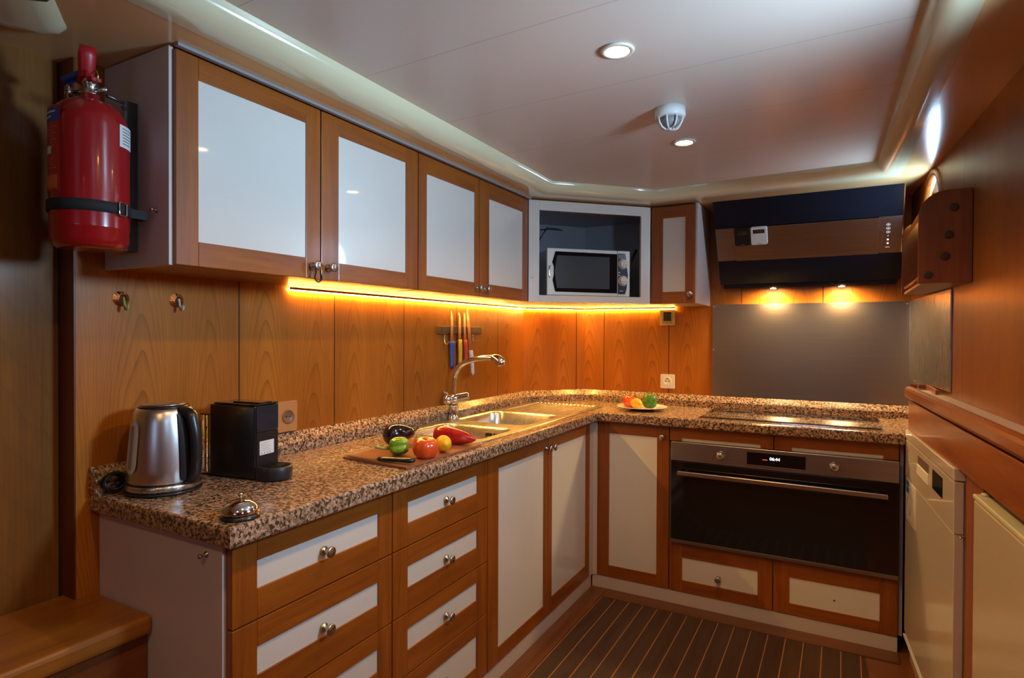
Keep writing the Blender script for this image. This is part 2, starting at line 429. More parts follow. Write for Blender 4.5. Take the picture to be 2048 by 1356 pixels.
for i, (y, z, r) in enumerate(PH):
    ax = Vector((-1, -.066, 0)); c = Vector((wx(y), y, z))
    w = MB(); N = 40
    q = ax.to_track_quat('Z', 'Y').to_matrix()
    loops = []
    for rr, h in ((r*.98, -.01), (r*.98, .004), (r+.004, .010), (r+.022, .010), (r+.026, 0)):
        loops.append([c + q @ Vector((rr*math.cos(2*math.pi*k/N), rr*math.sin(2*math.pi*k/N), h)) for k in range(N)])
    w.loft(loops)
    wo = struct('window_%d' % (i+1), w, wood_z)
    g = MB(); g.lathe([(r*.985, 0), (r*.985, .006)], c - ax*.012, ax, 40); g_ = obj('pane', g, wglass_m, wo)
mb = MB(); X0, X1, Z0, Z1 = .50, 1.05, 1.10, 1.80
mb.box(-.66, X0, YR-.05, YR, 0, 2.3); mb.box(X1, 1.85, YR-.05, YR, 0, 2.3); mb.box(X0, X1, YR-.05, YR, 0, Z0); mb.box(X0, X1, YR-.05, YR, Z1, 2.3)
struct('wall_rear', mb, panel_back)
mb = MB()
for a in (X0, X1-.04, (X0+X1)/2-.03): mb.box(a, a+.04 if a != (X0+X1)/2-.03 else a+.06, YR-.04, YR+.01, Z0, Z1, bev=.004)
for a in (Z0, Z1-.04, (Z0+Z1)/2-.03): mb.box(X0, X1, YR-.038, YR+.009, a, a+.05, bev=.004)
w1 = struct('window_4', mb, wood_z)
g = MB(); g.box(X0+.02, X1-.02, YR-.025, YR-.019, Z0+.02, Z1-.02); obj('pane', g, wglass_m, w1)

# ceiling: recessed panel, rolled cove, soffit
CE = [(-.02, YR), (-.068, -.354), (.308, .030), (1.232, -.022), (1.262, -1.34), (1.31, YR)]
def offs(path, d):
    out = []
    for i, p in enumerate(path):
        p = Vector(p)
        a = (p-Vector(path[i-1])).normalized() if i else None
        c = (Vector(path[i+1])-p).normalized() if i < len(path)-1 else None
        nl = lambda t: Vector((-t.y, t.x))
        if a is None: n = nl(c)
        elif c is None: n = nl(a)
        else: n = (nl(a)+nl(c)); n = n/(n.dot(nl(a)))
        out.append(tuple(p+n*d))
    return out
mb = MB(); mb.prism([(-.05, YR), (-.09, -.34), (.30, .05), (1.25, 0), (1.28, -1.34), (1.33, YR)], 'z', ZC, ZC+.03)
struct('ceiling', mb, ceil_m)
mb = MB(); prof = [(0, ZC)] + [(.058-.058*math.cos(math.radians(a)), ZC-.055*math.sin(math.radians(a))) for a in range(8, 91, 9)] + [(.085, ZC-.0545)]
loops = []
for d, z in prof: loops.append([(x, y, z) for x, y in offs(CE, d)])
mb.loft(loops, closed=False); mb.bm.normal_update()
struct('trim_2', mb, cream)
mb = MB(); inner = offs(CE, .075)
# stairwell opening in the soffit at the left
ring = [(-.66, YR), (-.66, -2.5), (-.47, -2.5), (-.47, -2.5)]
outer = [(-.60, YR), (-.60, .60), (.2, .60), (1.9, .60), (1.9, -1.4), (1.9, YR)]
b = bmesh.new(); I = [b.verts.new((x, y, ZS)) for x, y in inner]; O = [b.verts.new((x, y, ZS)) for x, y in outer]
for i in range(5): b.faces.new((I[i], I[i+1], O[i+1], O[i]))
r_ = bmesh.ops.extrude_face_region(b, geom=b.faces[:]); bmesh.ops.translate(b, vec=(0, 0, .02), verts=[v for v in r_['geom'] if isinstance(v, bmesh.types.BMVert)])
bmesh.ops.recalc_face_normals(b, faces=b.faces[:])
mb.merge(b); struct('trim_3', mb, soffit_mat)
# rolled cream moulding over the stair side
mb = MB(); pts = crv([(-.245, -2.275, ZS), (-.31, -2.232, ZS), (-.362, -2.200, ZS), (-.385, -2.215, ZS), (-.42, -2.30, ZS+.005), (-.43, -2.5, ZS+.01), (-.43, -2.8, ZS+.01)], 8)
mb.loft([[(p.x + dx, p.y + dy, ZS - dz) for p in pts] for dx, dy, dz in ((0, 0, -.002), (-.005, -.012, .012), (-.012, -.04, .02), (-.02, -.10, .02), (-.02, -.2, .012))], closed=False)
struct('trim_4', mb, cream)
# hull-side filler strip between wall and cabinet top
mb = MB(); mb.box(-.2, -.214, -2.055, -.31, 1.938, ZS, bev=.001); struct('trim_5', mb, grey_pl)

# floor border boards, kickboards, corner filler
mb = MB(); mb.box(0, .083, -2.0, -.0, 0, .006, bev=.002); struct('baseboard_left', mb, border_y)
mb = MB(); mb.box(.084, 1.32, -.093, -.0, 0, .006, bev=.002); struct('baseboard_back', mb, border_x)
mb = MB(); mb.box(-.02, -.004, -2.06, -.006, 0.0, .064, bev=.002); struct('trim_6', mb, white_paint)
mb = MB(); mb.box(-.003, 1.317, .004, .02, 0.0, .064, bev=.002); struct('trim_7', mb, white_paint)
mb = MB(); mb.prism([(-.02, -.040), (.0, -.040), (.003, -.003), (.024, 0.0), (.024, .02), (-.02, .02)], 'z', .066, .853); struct('trim_8', mb, white_paint)

# ------------------------------------------------------------------ joinery helpers
def knob(root, parent, p, n, r=.013, m=None, name='knob', L=.028):
    p = Vector(p); n = Vector(n)
    k = MB(); k.lathe([(r*.85, 0), (r*.85, .003), (r*.42, .005), (r*.36, L*.6), (r*.7, L*.72), (r*1.05, L*.78), (r*1.05, L*.95), (r*.8, L), (0, L+.001)], p, n, 20)
    return obj(name, k, m or nickel, parent)

def framed(parent, name, ax, plane, out, a0, a1, z0, z1, pa0, pa1, pz0, pz1, th=.019, knobs=(), label=None, kl=None, rail_m=None):
    """framed front: ax = axis the width runs along ('x' or 'y'); plane = coordinate of the outer face; out = +-1 outward"""
    g = .0012; m = MB(); back = plane - out*th
    A0, A1 = a0+g, a1-g; Z0_, Z1_ = z0+g, z1-g
    def bx(u0, u1, w0, w1, mi, pl=plane, bk=back, bev=.0016, mm=m):
        if ax == 'y': mm.box(min(pl, bk), max(pl, bk), u0, u1, w0, w1, mi, bev)
        else: mm.box(u0, u1, min(pl, bk), max(pl, bk), w0, w1, mi, bev)
    bx(A0, pa0, Z0_, Z1_, 0); bx(pa1, A1, Z0_, Z1_, 0)
    bx(pa0, pa1, Z0_, pz0, 1); bx(pa0, pa1, pz1, Z1_, 1)
    o = obj(name, m, [wood_z, wood_y if ax == 'y' else wood_x], parent)
    p = MB(); bx(pa0-.0, pa1+.0, pz0, pz1, 0, plane-out*.004, back+out*.002, .0, p)
    obj('panel', p, white_lam, o)
    for (ka, kz) in knobs:
        pos = (plane, ka, kz) if ax == 'y' else (ka, plane, kz)
        nn = (out, 0, 0) if ax == 'y' else (0, out, 0)
        k = knob(parent, o, pos, nn)
    return o

# ------------------------------------------------------------------ base cabinets, left run
CTZ = .855      # underside of the worktop
def base_body(mb, x0, x1, y0, y1, z0=.066, z1=CTZ): mb.box(x0, x1, y0, y1, z0, z1, bev=.001)
# drawer units
rows = [(.668, .853, .735, .797), (.473, .667, .545, .608), (.288, .472, .360, .423), (.066, .287, .125, .235)]
def drawer_unit(y0, y1, p0, p1, ky, label, whiteend):
    t = thing('drawer_cabinet', label, 'cabinet', (-.25, (y0+y1)/2, .066))
    m = MB(); m.box(-.49, -.021, y0+.001, y1-.001, .066, CTZ-.002, bev=.001)
    obj('body', m, white_paint, t)
    if whiteend:
        e = MB(); e.box(-.493, -.0195, y0-.008, y0+.0005, .0, CTZ-.002, bev=.001)
        eo = obj('end_panel', e, white_paint, t)
        s_ = MB(); s_.lathe([(.007, 0), (.007, .002), (.003, .003), (.0025, .012), (.006, .014), (.005, .018), (0, .019)], (-.071, y0-.008, .82), (0, -1, 0), 14); obj('screw_hook', s_, nickel, eo)
    for i, (z0, z1, a, b_) in enumerate(rows):
        framed(t, 'drawer', 'y', 0.0, 1, y0, y1, z0, z1, p0, p1, a, b_, knobs=[(ky, (a+b_)/2-.008)])
    return t
drawer_unit(-2.066, -1.557, -2.003, -1.615, -1.812, 'wide drawer cabinet at the open end of the left counter, beside the steps', True)
drawer_unit(-1.555, -1.037, -1.487, -1.106, -1.293, 'narrow four-drawer cabinet between the end drawers and the sink doors', False)
# sink cabinet
t = thing('sink_cabinet', 'tall two-door cherry and white cabinet under the sink', 'cabinet', (-.25, -.54, .066))
m = MB(); m.box(-.49, -.022, -1.034, -1.018, .066, CTZ-.003); m.box(-.49, -.022, -.06, -.044, .066, CTZ-.003); m.box(-.49, -.022, -1.017, -.061, .066, .08); m.box(-.49, -.48, -1.017, -.061, .08, CTZ-.003)
obj('body', m, white_paint, t)
framed(t, 'door', 'y', 0.0, 1, -1.034, -.531, .066, .853, -.958, -.571, .125, .793, knobs=[(-.552, .800)])
framed(t, 'door', 'y', 0.0, 1, -.530, -.042, .066, .853, -.490, -.092, .135, .793, knobs=[(-.508, .798)])
# back run: narrow door cabinet, oven housing
t = thing('base_cabinet', 'narrow single-door base cabinet in the inner corner left of the oven', 'cabinet', (.21, .25, .066))
m = MB(); m.box(.027, .387, .022, .44, .066, CTZ-.002, bev=.001); obj('body', m, white_paint, t)
framed(t, 'door', 'x', 0.0, -1, .026, .389, .066, .853, .087, .329, .125, .793, knobs=[(.358, .797)])
t = thing('oven_cabinet', 'oven housing cabinet with two low drawers under the oven', 'cabinet', (.85, .25, .066))
m = MB(); m.box(.391, .400, .022, .44, .066, CTZ-.002); m.box(1.321, 1.333, .022, .44, .066, CTZ-.002); m.box(.401, 1.320, .022, .44, .066, .29); m.box(.401, 1.320, .425, .44, .291, CTZ-.002)
obj('body', m, white_paint, t)
framed(t, 'drawer', 'x', 0.0, -1, .391, .849, .066, .304, .453, .787, .123, .232, knobs=[(.619, .165)])
o = framed(t, 'drawer', 'x', 0.0, -1, .851, 1.317, .066, .304, .916, 1.254, .117, .231)
s_ = MB(); s_.cyl((1.09, -.0002+.004, .165), (1.09, .0035, .165), .0035, 12); obj('knob_hole', s_, hole, o)
for a0, a1, p0, p1 in ((.391, .849, .448, .795), (.851, 1.317, .922, 1.262)):
    m = MB()
    m.box(a0+.001, p0, 0, .019, .785, .853, 0, .0015); m.box(p1, a1-.001, 0, .019, .785, .853, 0, .0015); m.box(p0, p1, 0, .019, .800, .853, 1, .0015)
    o = obj('fascia', m, [wood_z, wood_x], t); p = MB(); p.box(p0, p1, .004, .018, .785, .7995); obj('panel', p, white_lam, o)

# ------------------------------------------------------------------ worktop
t = thing('granite_worktop', 'L-shaped speckled pink and brown granite worktop with upstand', 'worktop', (-.2, -.9, CTZ))
e = .038
sx0, sx1, sy0, sy1 = -.440, -.022, -1.055, .195       # sink cut-out
m = MB()
SKH = [(-.395, -.052, -1.032, -.735), (-.425, -.062, -.640, -.272)]          # bowl openings (x0,x1,y0,y1)
Z0_, Z1_ = CTZ, .8985
# slab pieces round the sink bowls
def slab(x0, x1, y0, y1): m.box(x0, x1, y0, y1, Z0_, Z1_)
slab(-.494, e-.012, -2.085, -1.040)
slab(-.494, -.432, -1.040, -.264); slab(-.045, e-.012, -1.040, -.264); slab(-.432, -.045, -.725, -.650)
m.prism([(-.494, -.264), (e-.012, -.264), (e-.012, -e+.012), (1.333, -e+.012), (1.333, .473), (-.235, .473), (-.494, .17)], 'z', Z0_, Z1_)
# nosed front edge
npf = [(0, Z0_), (.008, Z0_), (.0115, Z0_+.004), (.012, Z0_+.010), (.012, Z1_-.008), (.0095, Z1_-.002), (.005, Z1_), (0, Z1_)]
path = [(-.494, -2.085), (e-.012, -2.085), (e-.012, -e+.012), (1.333, -e+.012)]
mb2 = []
for d, z in npf: mb2.append([(x, y, z) for x, y in offs(path, -d)])
m.loft(mb2, closed=False, smooth=False)
bmesh.ops.recalc_face_normals(m.bm, faces=m.bm.faces[:])
obj('slab', m, granite_m, t)
# upstand with a chamfered top
m = MB(); path = [(-.494, -2.097), (-.494, .17), (-.235, .473), (1.39, .473)]
up_ = [(.0005, .899), (.032, .899), (.032, .931), (.028, .938), (.008, .962), (.0005, .963)]
m.loft([[(x, y, z) for x, y in offs(path, -d)] for d, z in up_], closed=False, smooth=False)
# end cap
m.prism([(-.4935, .899), (-.462, .899), (-.462, .931), (-.466, .938), (-.486, .962), (-.4935, .963)], 'y', -2.097, -2.0965)
m.box(1.334, 1.386, -.027, .448, CTZ, .905)
obj('upstand', m, granite_m, t)

# ------------------------------------------------------------------ sink
t = thing('sink', 'stainless steel double bowl sink with ribbed drainer set in the granite', 'sink', (-.23, -.43, .8985))
ZT = .9035
m = MB()
def sinktop():
    # grid top with two bowl openings, rounded bowls below
    b = bmesh.new()
    X = [sx0, -.425, -.395, -.062, -.052, sx1]; 
    def q(x0, x1, y0, y1):
        vs = [b.verts.new(p) for p in ((x0, y0, ZT), (x1, y0, ZT), (x1, y1, ZT), (x0, y1, ZT))]; b.faces.new(vs)
    q(sx0, sx1, sy0, SKH[0][2]); q(sx0, sx1, SKH[0][3], SKH[1][2])
    for (x0, x1, y0, y1) in SKH: q(sx0, x0, y0, y1); q(x1, sx1, y0, y1)
    # drainer frame
    q(sx0, sx1, SKH[1][3], SKH[1][3]+.03); q(sx0, sx0+.035, SKH[1][3]+.03, sy1); q(sx1-.03, sx1, SKH[1][3]+.03, sy1); q(sx0+.035, sx1-.03, sy1-.02, sy1)
    return b
m.merge(sinktop(), smooth=False)
# outer lip
m.loft([[(x, y, z) for x, y in rounded(sx0-d, sx1+d, sy0-d, sy1+d, .012, 4)] for d, z in ((0, ZT), (.003, ZT-.0008), (.005, .8992))], smooth=True)
# corner fillets of the bowl openings and bowls
for (x0, x1, y0, y1) in SKH:
    rc = .055; rr = rounded(x0, x1, y0, y1, rc, 8)
    # corner webs
    for cx, cy, a0, kx, ky in ((x1-rc, y1-rc, 0, x1, y1), (x0+rc, y1-rc, 90, x0, y1), (x0+rc, y0+rc, 180, x0, y0), (x1-rc, y0+rc, 270, x1, y0)):
        b = bmesh.new(); arc = [b.verts.new((cx+rc*math.cos(math.radians(a0+90*i/8)), cy+rc*math.sin(math.radians(a0+90*i/8)), ZT)) for i in range(9)]
        k0 = b.verts.new((kx, ky, ZT))
        for i in range(8): b.faces.new((arc[i+1], arc[i], k0))
        m.merge(b, smooth=False)
lo = []
for (x0, x1, y0, y1) in SKH:
    rings_ = []
    for d, z in ((0, ZT), (.004, ZT-.002), (.008, ZT-.008), (.016, ZT-.09), (.022, ZT-.13), (.035, ZT-.148), (.06, ZT-.152), (.12, ZT-.155)):
        rings_.append([(x, y, z) for x, y in rounded(x0+d, x1-d, y0+d, y1-d, max(.055-d*.3, .02), 8)])
    lo.append(rings_)
obj('sink_top', m, steel_y, t)
for rings_, (x0, x1, y0, y1) in zip(lo, SKH):
    m = MB(); m.loft(rings_, capb=True)
    bw = obj('bowl', m, steel_y, t)
    d = MB(); cx, cy = (x0+x1)/2, (y0+y1)/2; d.lathe([(.042, 0), (.040, .003), (.030, .002), (.028, -.001), (0, -.001)], (cx, cy, ZT-.1545), (0, 0, 1), 24); obj('drain', d, chrome, bw)
# overflow slots on the first bowl's far wall
x0, x1, y0, y1 = SKH[0]
m = MB()
for k in range(6):
    for j in range(2):
        xx = -.185 + k*.011 + (.006 if k > 2 else 0); m.box(xx, xx+.005, y1-.0165, y1-.0125, ZT-.036-j*.016, ZT-.024-j*.016)
obj('overflow_slots', m, hole, t)
# ribbed drainer
m = MB(); b = bmesh.new(); nx = 64; xs = [sx0+.035+(sx1-.03-sx0-.035)*i/nx for i in range(nx+1)]
yA, yB = SKH[1][3]+.03, sy1-.02
rowsv = []
for yy in (yA, yA+.02, yB-.01, yB):
    row = []
    for i, xx in enumerate(xs):
        am = 0 if yy in (yA, yB) else 1
        ph = (i % 4)/4*2*math.pi
        row.append(b.verts.new((xx, yy, ZT - am*(.0050 - .0047*math.cos(ph)))))
    rowsv.append(row)
for a, c in zip(rowsv, rowsv[1:]):
    for i in range(nx): b.faces.new((a[i], a[i+1], c[i+1], c[i]))
m.merge(b, smooth=True); obj('drainer', m, steel_y, t)

# faucet
fx, fy = -.428, -.685
fx, fy = -.442, -.612
t = thing('faucet', 'chrome mixer tap with long curved spout standing behind the sink bowls', 'faucet', (fx, fy, ZT))
m = MB(); m.lathe([(.028, 0), (.028, .004), (.024, .008), (.021, .02), (.020, .055), (.021, .062)], (fx, fy, ZT), seg=28)
m.cyl((fx, fy, ZT+.062), (fx, fy, ZT+.088), .018)
obj('base', m, chrome, t)
m = MB(); m.lathe([(.012, 0), (.02, .004), (.0215, .03), (.0215, .085), (.019, .092), (.01, .095)], (fx-.008, fy-.02, ZT+.088), (.55, .85, .12), 24)
m.lathe([(.024, 0), (.026, .01), (.024, .024), (.016, .034), (.006, .038), (0, .0385)], (fx-.01, fy-.012, ZT+.086), (-.35, -.9, .15), 24)
obj('valve_body', m, chrome, t)
m = MB(); m.tube([(fx-.010, fy-.02, ZT+.10), (fx-.016, fy-.03, ZT+.118), (fx-.026, fy-.045, ZT+.126)], [.005, .004, .006], 10)
obj('lever', m, chrome, t)
m = MB(); sp = crv([(fx, fy, ZT+.085), (fx+.001, fy, ZT+.15), (fx+.010, fy, ZT+.205), (fx+.045, fy, ZT+.248), (fx+.11, fy, ZT+.272), (fx+.17, fy, ZT+.281), (fx+.212, fy, ZT+.281)], 8)
m.tube(sp, [.0135-.002*i/len(sp) for i in range(len(sp))], 18); m.lathe([(.0165, 0), (.0165, .012)], (fx, fy, ZT+.085), seg=20)
sp_ = obj('spout', m, chrome, t)
m = MB(); m.tube(crv([(fx+.205, fy, ZT+.281), (fx+.225, fy, ZT+.279), (fx+.245, fy, ZT+.268), (fx+.252, fy, ZT+.248)], 5), [.0145, .0155, .0165, .0175, .018, .019, .0195, .0205, .021, .021, .0215, .021, .0205, .020, .0195, .0185], 18)
obj('spray_head', m, chrome, sp_)

# ------------------------------------------------------------------ upper cabinets
XU, ZB, ZTp = -.215, 1.446, 1.938
def upper(name, label, y0, y1, doors, whiteend):
    t = thing(name, label, 'cabinet', (-.35, (y0+y1)/2, ZB))
    m = MB(); m.box(-.493, XU-.021, y0+.012, y1-.002, ZB+.001, ZTp, bev=.001)
    obj('body', m, wood_y, t)
    if whiteend:
        e_ = MB(); e_.box(-.493, XU-.012, y0, y0+.011, ZB, ZTp+.005, bev=.0012); eo = obj('end_panel', e_, white_paint, t)
        s_ = MB(); s_.lathe([(.006, 0), (.006, .002), (.003, .003), (.0025, .010), (.005, .012), (.0045, .015), (0, .016)], (-.272, y0, 1.573), (0, -1, 0), 14); obj('screw_hook', s_, nickel, eo)
    for (a, b_, p0, p1, pz0, pz1, kn) in doors:
        framed(t, 'door', 'y', XU, 1, a, b_, ZB, ZTp-.001, p0, p1, pz0, pz1, th=.02, knobs=kn)
    return t
uA = upper('wall_cabinet', 'two-door cherry and white wall cabinet beside the fire extinguisher', -2.06, -1.166,
      [(-2.052, -1.621, -1.996, -1.674, 1.505, 1.884, [(-1.652, 1.483)]), (-1.619, -1.167, -1.550, -1.233, 1.502, 1.883, [(-1.592, 1.483)])], True)
uB = upper('wall_cabinet', 'two-door cherry and white wall cabinet next to the microwave corner', -1.165, -.316,
      [(-1.164, -.756, -1.115, -.790, 1.503, 1.872, [(-.772, 1.480)]), (-.754, -.317, -.676, -.367, 1.503, 1.868, [(-.712, 1.480)])], False)
# black hair band hanging from the first knob
m = MB(); kx, ky, kz = XU+.021, -1.652, 1.483
pts = crv([(kx, ky, kz+.010), (kx+.001, ky+.011, kz), (kx+.001, ky+.010, kz-.018), (kx, ky+.015, kz-.036), (kx, ky+.002, kz-.046), (kx, ky-.010, kz-.035), (kx+.001, ky-.006, kz-.016), (kx+.001, ky-.011, kz+.001), (kx, ky, kz+.010)], 5)
m.tube(pts, .0022, 8); single('cord_loop', m, black_matte, 'small black cord loop hanging from a wall cabinet knob', 'cord', (kx, ky, kz))
# narrow wall cabinet by the hood
t = thing('wall_cabinet', 'narrow single-door wall cabinet between the microwave niche and the hood', 'cabinet', (.37, .31, ZB))
m = MB(); m.box(.256, .473, .166, .472, ZB, ZTp-.001); obj('body', m, white_paint, t)
e_ = MB(); e_.box(.4735, .485, .146, .472, ZB-.001, ZTp+.004, bev=.001); obj('end_panel', e_, white_paint, t)
framed(t, 'door', 'x', .144, -1, .254, .473, ZB+.001, ZTp-.001, .314, .425, 1.506, 1.877, th=.02, knobs=[(.452, 1.492)])
# diagonal open niche
D = Vector((.467, .457, 0)).normalized(); N_ = Vector((D.y, -D.x, 0)); P0 = Vector((-.215, -.313, 0))
rzd = math.atan2(D.y, D.x)
t = thing('corner_cabinet', 'white open corner cabinet holding the microwave', 'cabinet', (P0.x, P0.y, ZB), rzd)
Dm = Matrix.Translation((P0.x, P0.y, 0)) @ Matrix.Rotation(rzd, 4, 'Z')   # local: x along face, y inwards, z up
def dbox(m, a0, a1, b0, b1, z0, z1, mi=None, bev=0.0): m.box(a0, a1, b0, b1, z0, z1, mi, bev, rot=Dm)
m = MB()
dbox(m, .002, .056, 0, .016, ZB, ZTp, bev=.001); dbox(m, .599, .651, 0, .016, ZB, ZTp, bev=.001); dbox(m, .056, .599, 0, .016, ZB, 1.480, bev=.001); dbox(m, .056, .599, 0, .016, 1.891, ZTp, bev=.001)
fo = obj('face_frame', m, white_lam, t)
l_ = MB(); l_.lathe([(.006, 0), (.006, .002), (.003, .003), (0, .003)], Dm @ Vector((.020, 0, 1.566)), -Vector((Dm[0][1], Dm[1][1], 0)), 14); obj('screw', l_, nickel, fo)
m = MB()
ins = [Dm.inverted() @ Vector(p) for p in ((-.236, -.318, 0), (-.490, -.318, 0), (-.490, .172, 0), (-.237, .468, 0), (.252, .468, 0), (.252, .166, 0))]
poly = [(.006, .018)] + [(p.x, p.y) for p in ins[1:5]] + [(.648, .018)]
poly = [(a, c) for a, c in poly]
def slabz(z0, z1):
    b = bmesh.new(); lo_ = [b.verts.new((a, c, z0)) for a, c in poly]; hi_ = [b.verts.new((a, c, z1)) for a, c in poly]
    b.faces.new(lo_); b.faces.new(hi_[::-1])
    for i in range(len(poly)): b.faces.new((lo_[i], hi_[i], hi_[(i+1) % len(poly)], lo_[(i+1) % len(poly)]))
    bmesh.ops.recalc_face_normals(b, faces=b.faces[:]); m.merge(b, None, False, Dm)
slabz(ZB+.004, 1.470); slabz(1.925, ZTp)
# side and back walls
for (a, c) in zip(poly, poly[1:]):
    A = Vector((*a, 0)); C_ = Vector((*c, 0)); d = (C_-A).normalized(); n = Vector((d.y, -d.x, 0)); 
    if n.dot(Vector((.327, .2, 0))-A) < 0: n = -n
    b = bmesh.new(); q = [A, C_, C_+n*.012, A+n*.012]; lo_ = [b.verts.new((p.x, p.y, 1.4705)) for p in q]; hi_ = [b.verts.new((p.x, p.y, 1.9245)) for p in q]
    b.faces.new(lo_); b.faces.new(hi_[::-1])
    for i in range(4): b.faces.new((lo_[i], hi_[i], hi_[(i+1) % 4], lo_[(i+1) % 4]))
    bmesh.ops.recalc_face_normals(b, faces=b.faces[:]); m.merge(b, None, False, Dm)
obj('carcass', m, plain('niche_shaded_white', (.42, .42, .44), .4), t)  # white interior coloured grey to carry the shade inside the niche
m = MB(); m.tube([Dm @ Vector(p) for p in ((.052, .03, 1.77), (.085, .035, 1.80), (.10, .04, 1.815))], .004, 8)
m.prism([(0, 0), (.07, .004), (.085, .012), (.06, .018), (.012, .016)], 'y', -.004, .004); 
# move the blade (built at origin) into place
obj('lid_stay', m, black_plastic, t)
m2 = MB(); m2.tube([Dm @ Vector(p) for p in ((.625, .10, 1.735), (.56, .10, 1.60))], .007, 8); m2.tube([Dm @ Vector(p) for p in ((.56, .10, 1.60), (.60, .14, 1.50))], .006, 8)
obj('lid_stay', m2, black_plastic, t)
bpy.data.objects['lid_stay'].data
# rebuild the first stay properly: arm and flat blade
o0 = bpy.data.objects['lid_stay']; b = MB()
b.tube([Dm @ Vector(p) for p in ((.064, .045, 1.745), (.095, .05, 1.79), (.115, .05, 1.818))], .004, 8)
b.tube([Dm @ Vector(p) for p in ((.075, .05, 1.803), (.13, .05, 1.812), (.175, .05, 1.810), (.195, .05, 1.806))], [.004, .009, .008, .002], 10, flat=(1.4, .6))
bmesh.ops.transform(b.bm, matrix=ROOTM[t.name].inverted(), verts=b.bm.verts); b.bm.to_mesh(o0.data); b.bm.free()

# microwave
t = thing('microwave', 'silver-framed microwave oven with black door and two dials in the corner niche', 'microwave', tuple(Dm @ Vector((.32, .20, 1.470))), rzd)
mz0, mz1, ma, mc, mf = 1.483, 1.716, .107, .555, .035
m = MB(); dbox(m, ma+.004, mc-.004, mf+.02, mf+.30, mz0+.004, mz1-.006, bev=.006); obj('body', m, plain('microwave_white', (.62, .62, .60), .3, coat=.3), t)
for a in (ma+.03, mc-.05):
    for c in (mf+.05, mf+.26): m = MB(); m.lathe([(.012, 0), (.012, .0165)], Dm @ Vector((a, c, 1.4707)), seg=14); obj('foot', m, black_plastic, t)
mw_silver = plain('microwave_silver', (.80, .78, .70), .3, .1, coat=.2)
def dface(m, poly2, y0, y1, mi=None, bev=0):
    b = bmesh.new(); lo_ = [b.verts.new((a, y0, z)) for a, z in poly2]; hi_ = [b.verts.new((a, y1, z)) for a, z in poly2]
    b.faces.new(lo_); b.faces.new(hi_[::-1]); n = len(poly2)
    for i in range(n): b.faces.new((lo_[i], hi_[i], hi_[(i+1) % n], lo_[(i+1) % n]))
    bmesh.ops.recalc_face_normals(b, faces=b.faces[:])
    if bev: bmesh.ops.bevel(b, geom=b.edges[:], offset=bev, segments=2, affect='EDGES')
    m.merge(b, mi, False, Dm)
m = MB(); dbox(m, ma, .485, mf, mf+.019, mz0, mz1, bev=.004); dr = obj('door', m, mw_silver, t)
m = MB(); dface(m, [(.136, mz0+.075), (.150, mz0+.018), (.483, mz0+.016), (.483, mz1-.018), (.150, mz1-.016), (.134, mz1-.070), (.142, mz1-.090), (.142, mz0+.100)], mf-.003, mf+.0, bev=.001); obj('door_glass', m, black_gloss, dr)
m = MB(); dface(m, [(.158, mz0+.036), (.440, mz0+.036), (.440, mz1-.036), (.158, mz1-.036), (.146, (mz0+mz1)/2)], mf-.0038, mf-.0031); obj('window', m, plain('window_mesh', (.05, .055, .06), .25), dr)
m = MB(); m.tube([Dm @ Vector((.128+.010*math.cos(a), mf-.006-.004*math.sin(a+1), (mz0+mz1)/2 + .034*math.sin(a))) for a in [math.radians(k) for k in range(120, 241, 12)]], .0035, 8); obj('handle', m, chrome, dr)
m = MB(); dbox(m, .4858, mc, mf, mf+.019, mz0, mz1, bev=.004); cp = obj('control_panel', m, mw_silver, t)
m = MB(); dface(m, [(.488, mz0+.012), (.527, mz0+.012), (.536, mz0+.04), (.543, mz0+.11), (.534, mz0+.175), (.527, mz1-.014), (.488, mz1-.014)], mf-.0026, mf+.0, bev=.0008); ov = obj('overlay', m, plain('navy_overlay', (.02, .022, .035), .3), cp)
for z in (mz1-.068, mz0+.080):
    m = MB(); m.lathe([(.026, 0), (.026, .002)], Dm @ Vector((.515, mf-.0027, z)), -Vector((Dm[0][1], Dm[1][1], 0)), 32); ri = obj('dial_ring', m, white_pl, cp)
    m = MB(); m.lathe([(.022, 0), (.021, .010), (.019, .012), (0, .0125)], Dm @ Vector((.515, mf-.0048, z)), -Vector((Dm[0][1], Dm[1][1], 0)), 32)
    dbox(m, .495, .535, mf-.021, mf-.016, z-.004, z+.004, bev=.001); obj('dial', m, plain('dial_cream', (.72, .68, .58), .3), cp)
m = MB()
for r in range(4):
    for c in range(4): dbox(m, .492+c*.009, .498+c*.009, mf-.0033, mf-.0027, mz1-.022-r*.006, mz1-.0195-r*.006)
obj('button_grid', m, paper, cp); m = MB(); m.text('700W', .008, Dm @ Matrix.Translation((.507, mf-.0031, mz0+.028)) @ Matrix.Rotation(math.radians(90), 4, 'X'))
obj('panel_print', m, paper, cp)
for z in (.105, .119): m = MB(); dbox(m, .490, .499, mf-.0036, mf-.0027, mz0+z, mz0+z+.005); obj('indicator', m, paper, cp)
m = MB(); m.tube([Dm @ Vector(p) for p in crv([(.13, .03, 1.4745), (.18, .022, 1.474), (.24, .028, 1.4745), (.27, .02, 1.474), (.30, .03, 1.476), (.34, .026, 1.474), (.42, .03, 1.4745)], 6)], .0028, 8)
single('power_cord', m, plain('pale_blue_cable', (.35, .45, .62), .5), 'pale power cord lying in front of the microwave feet', 'cord', tuple(Dm @ Vector((.27, .025, 1.4705))))

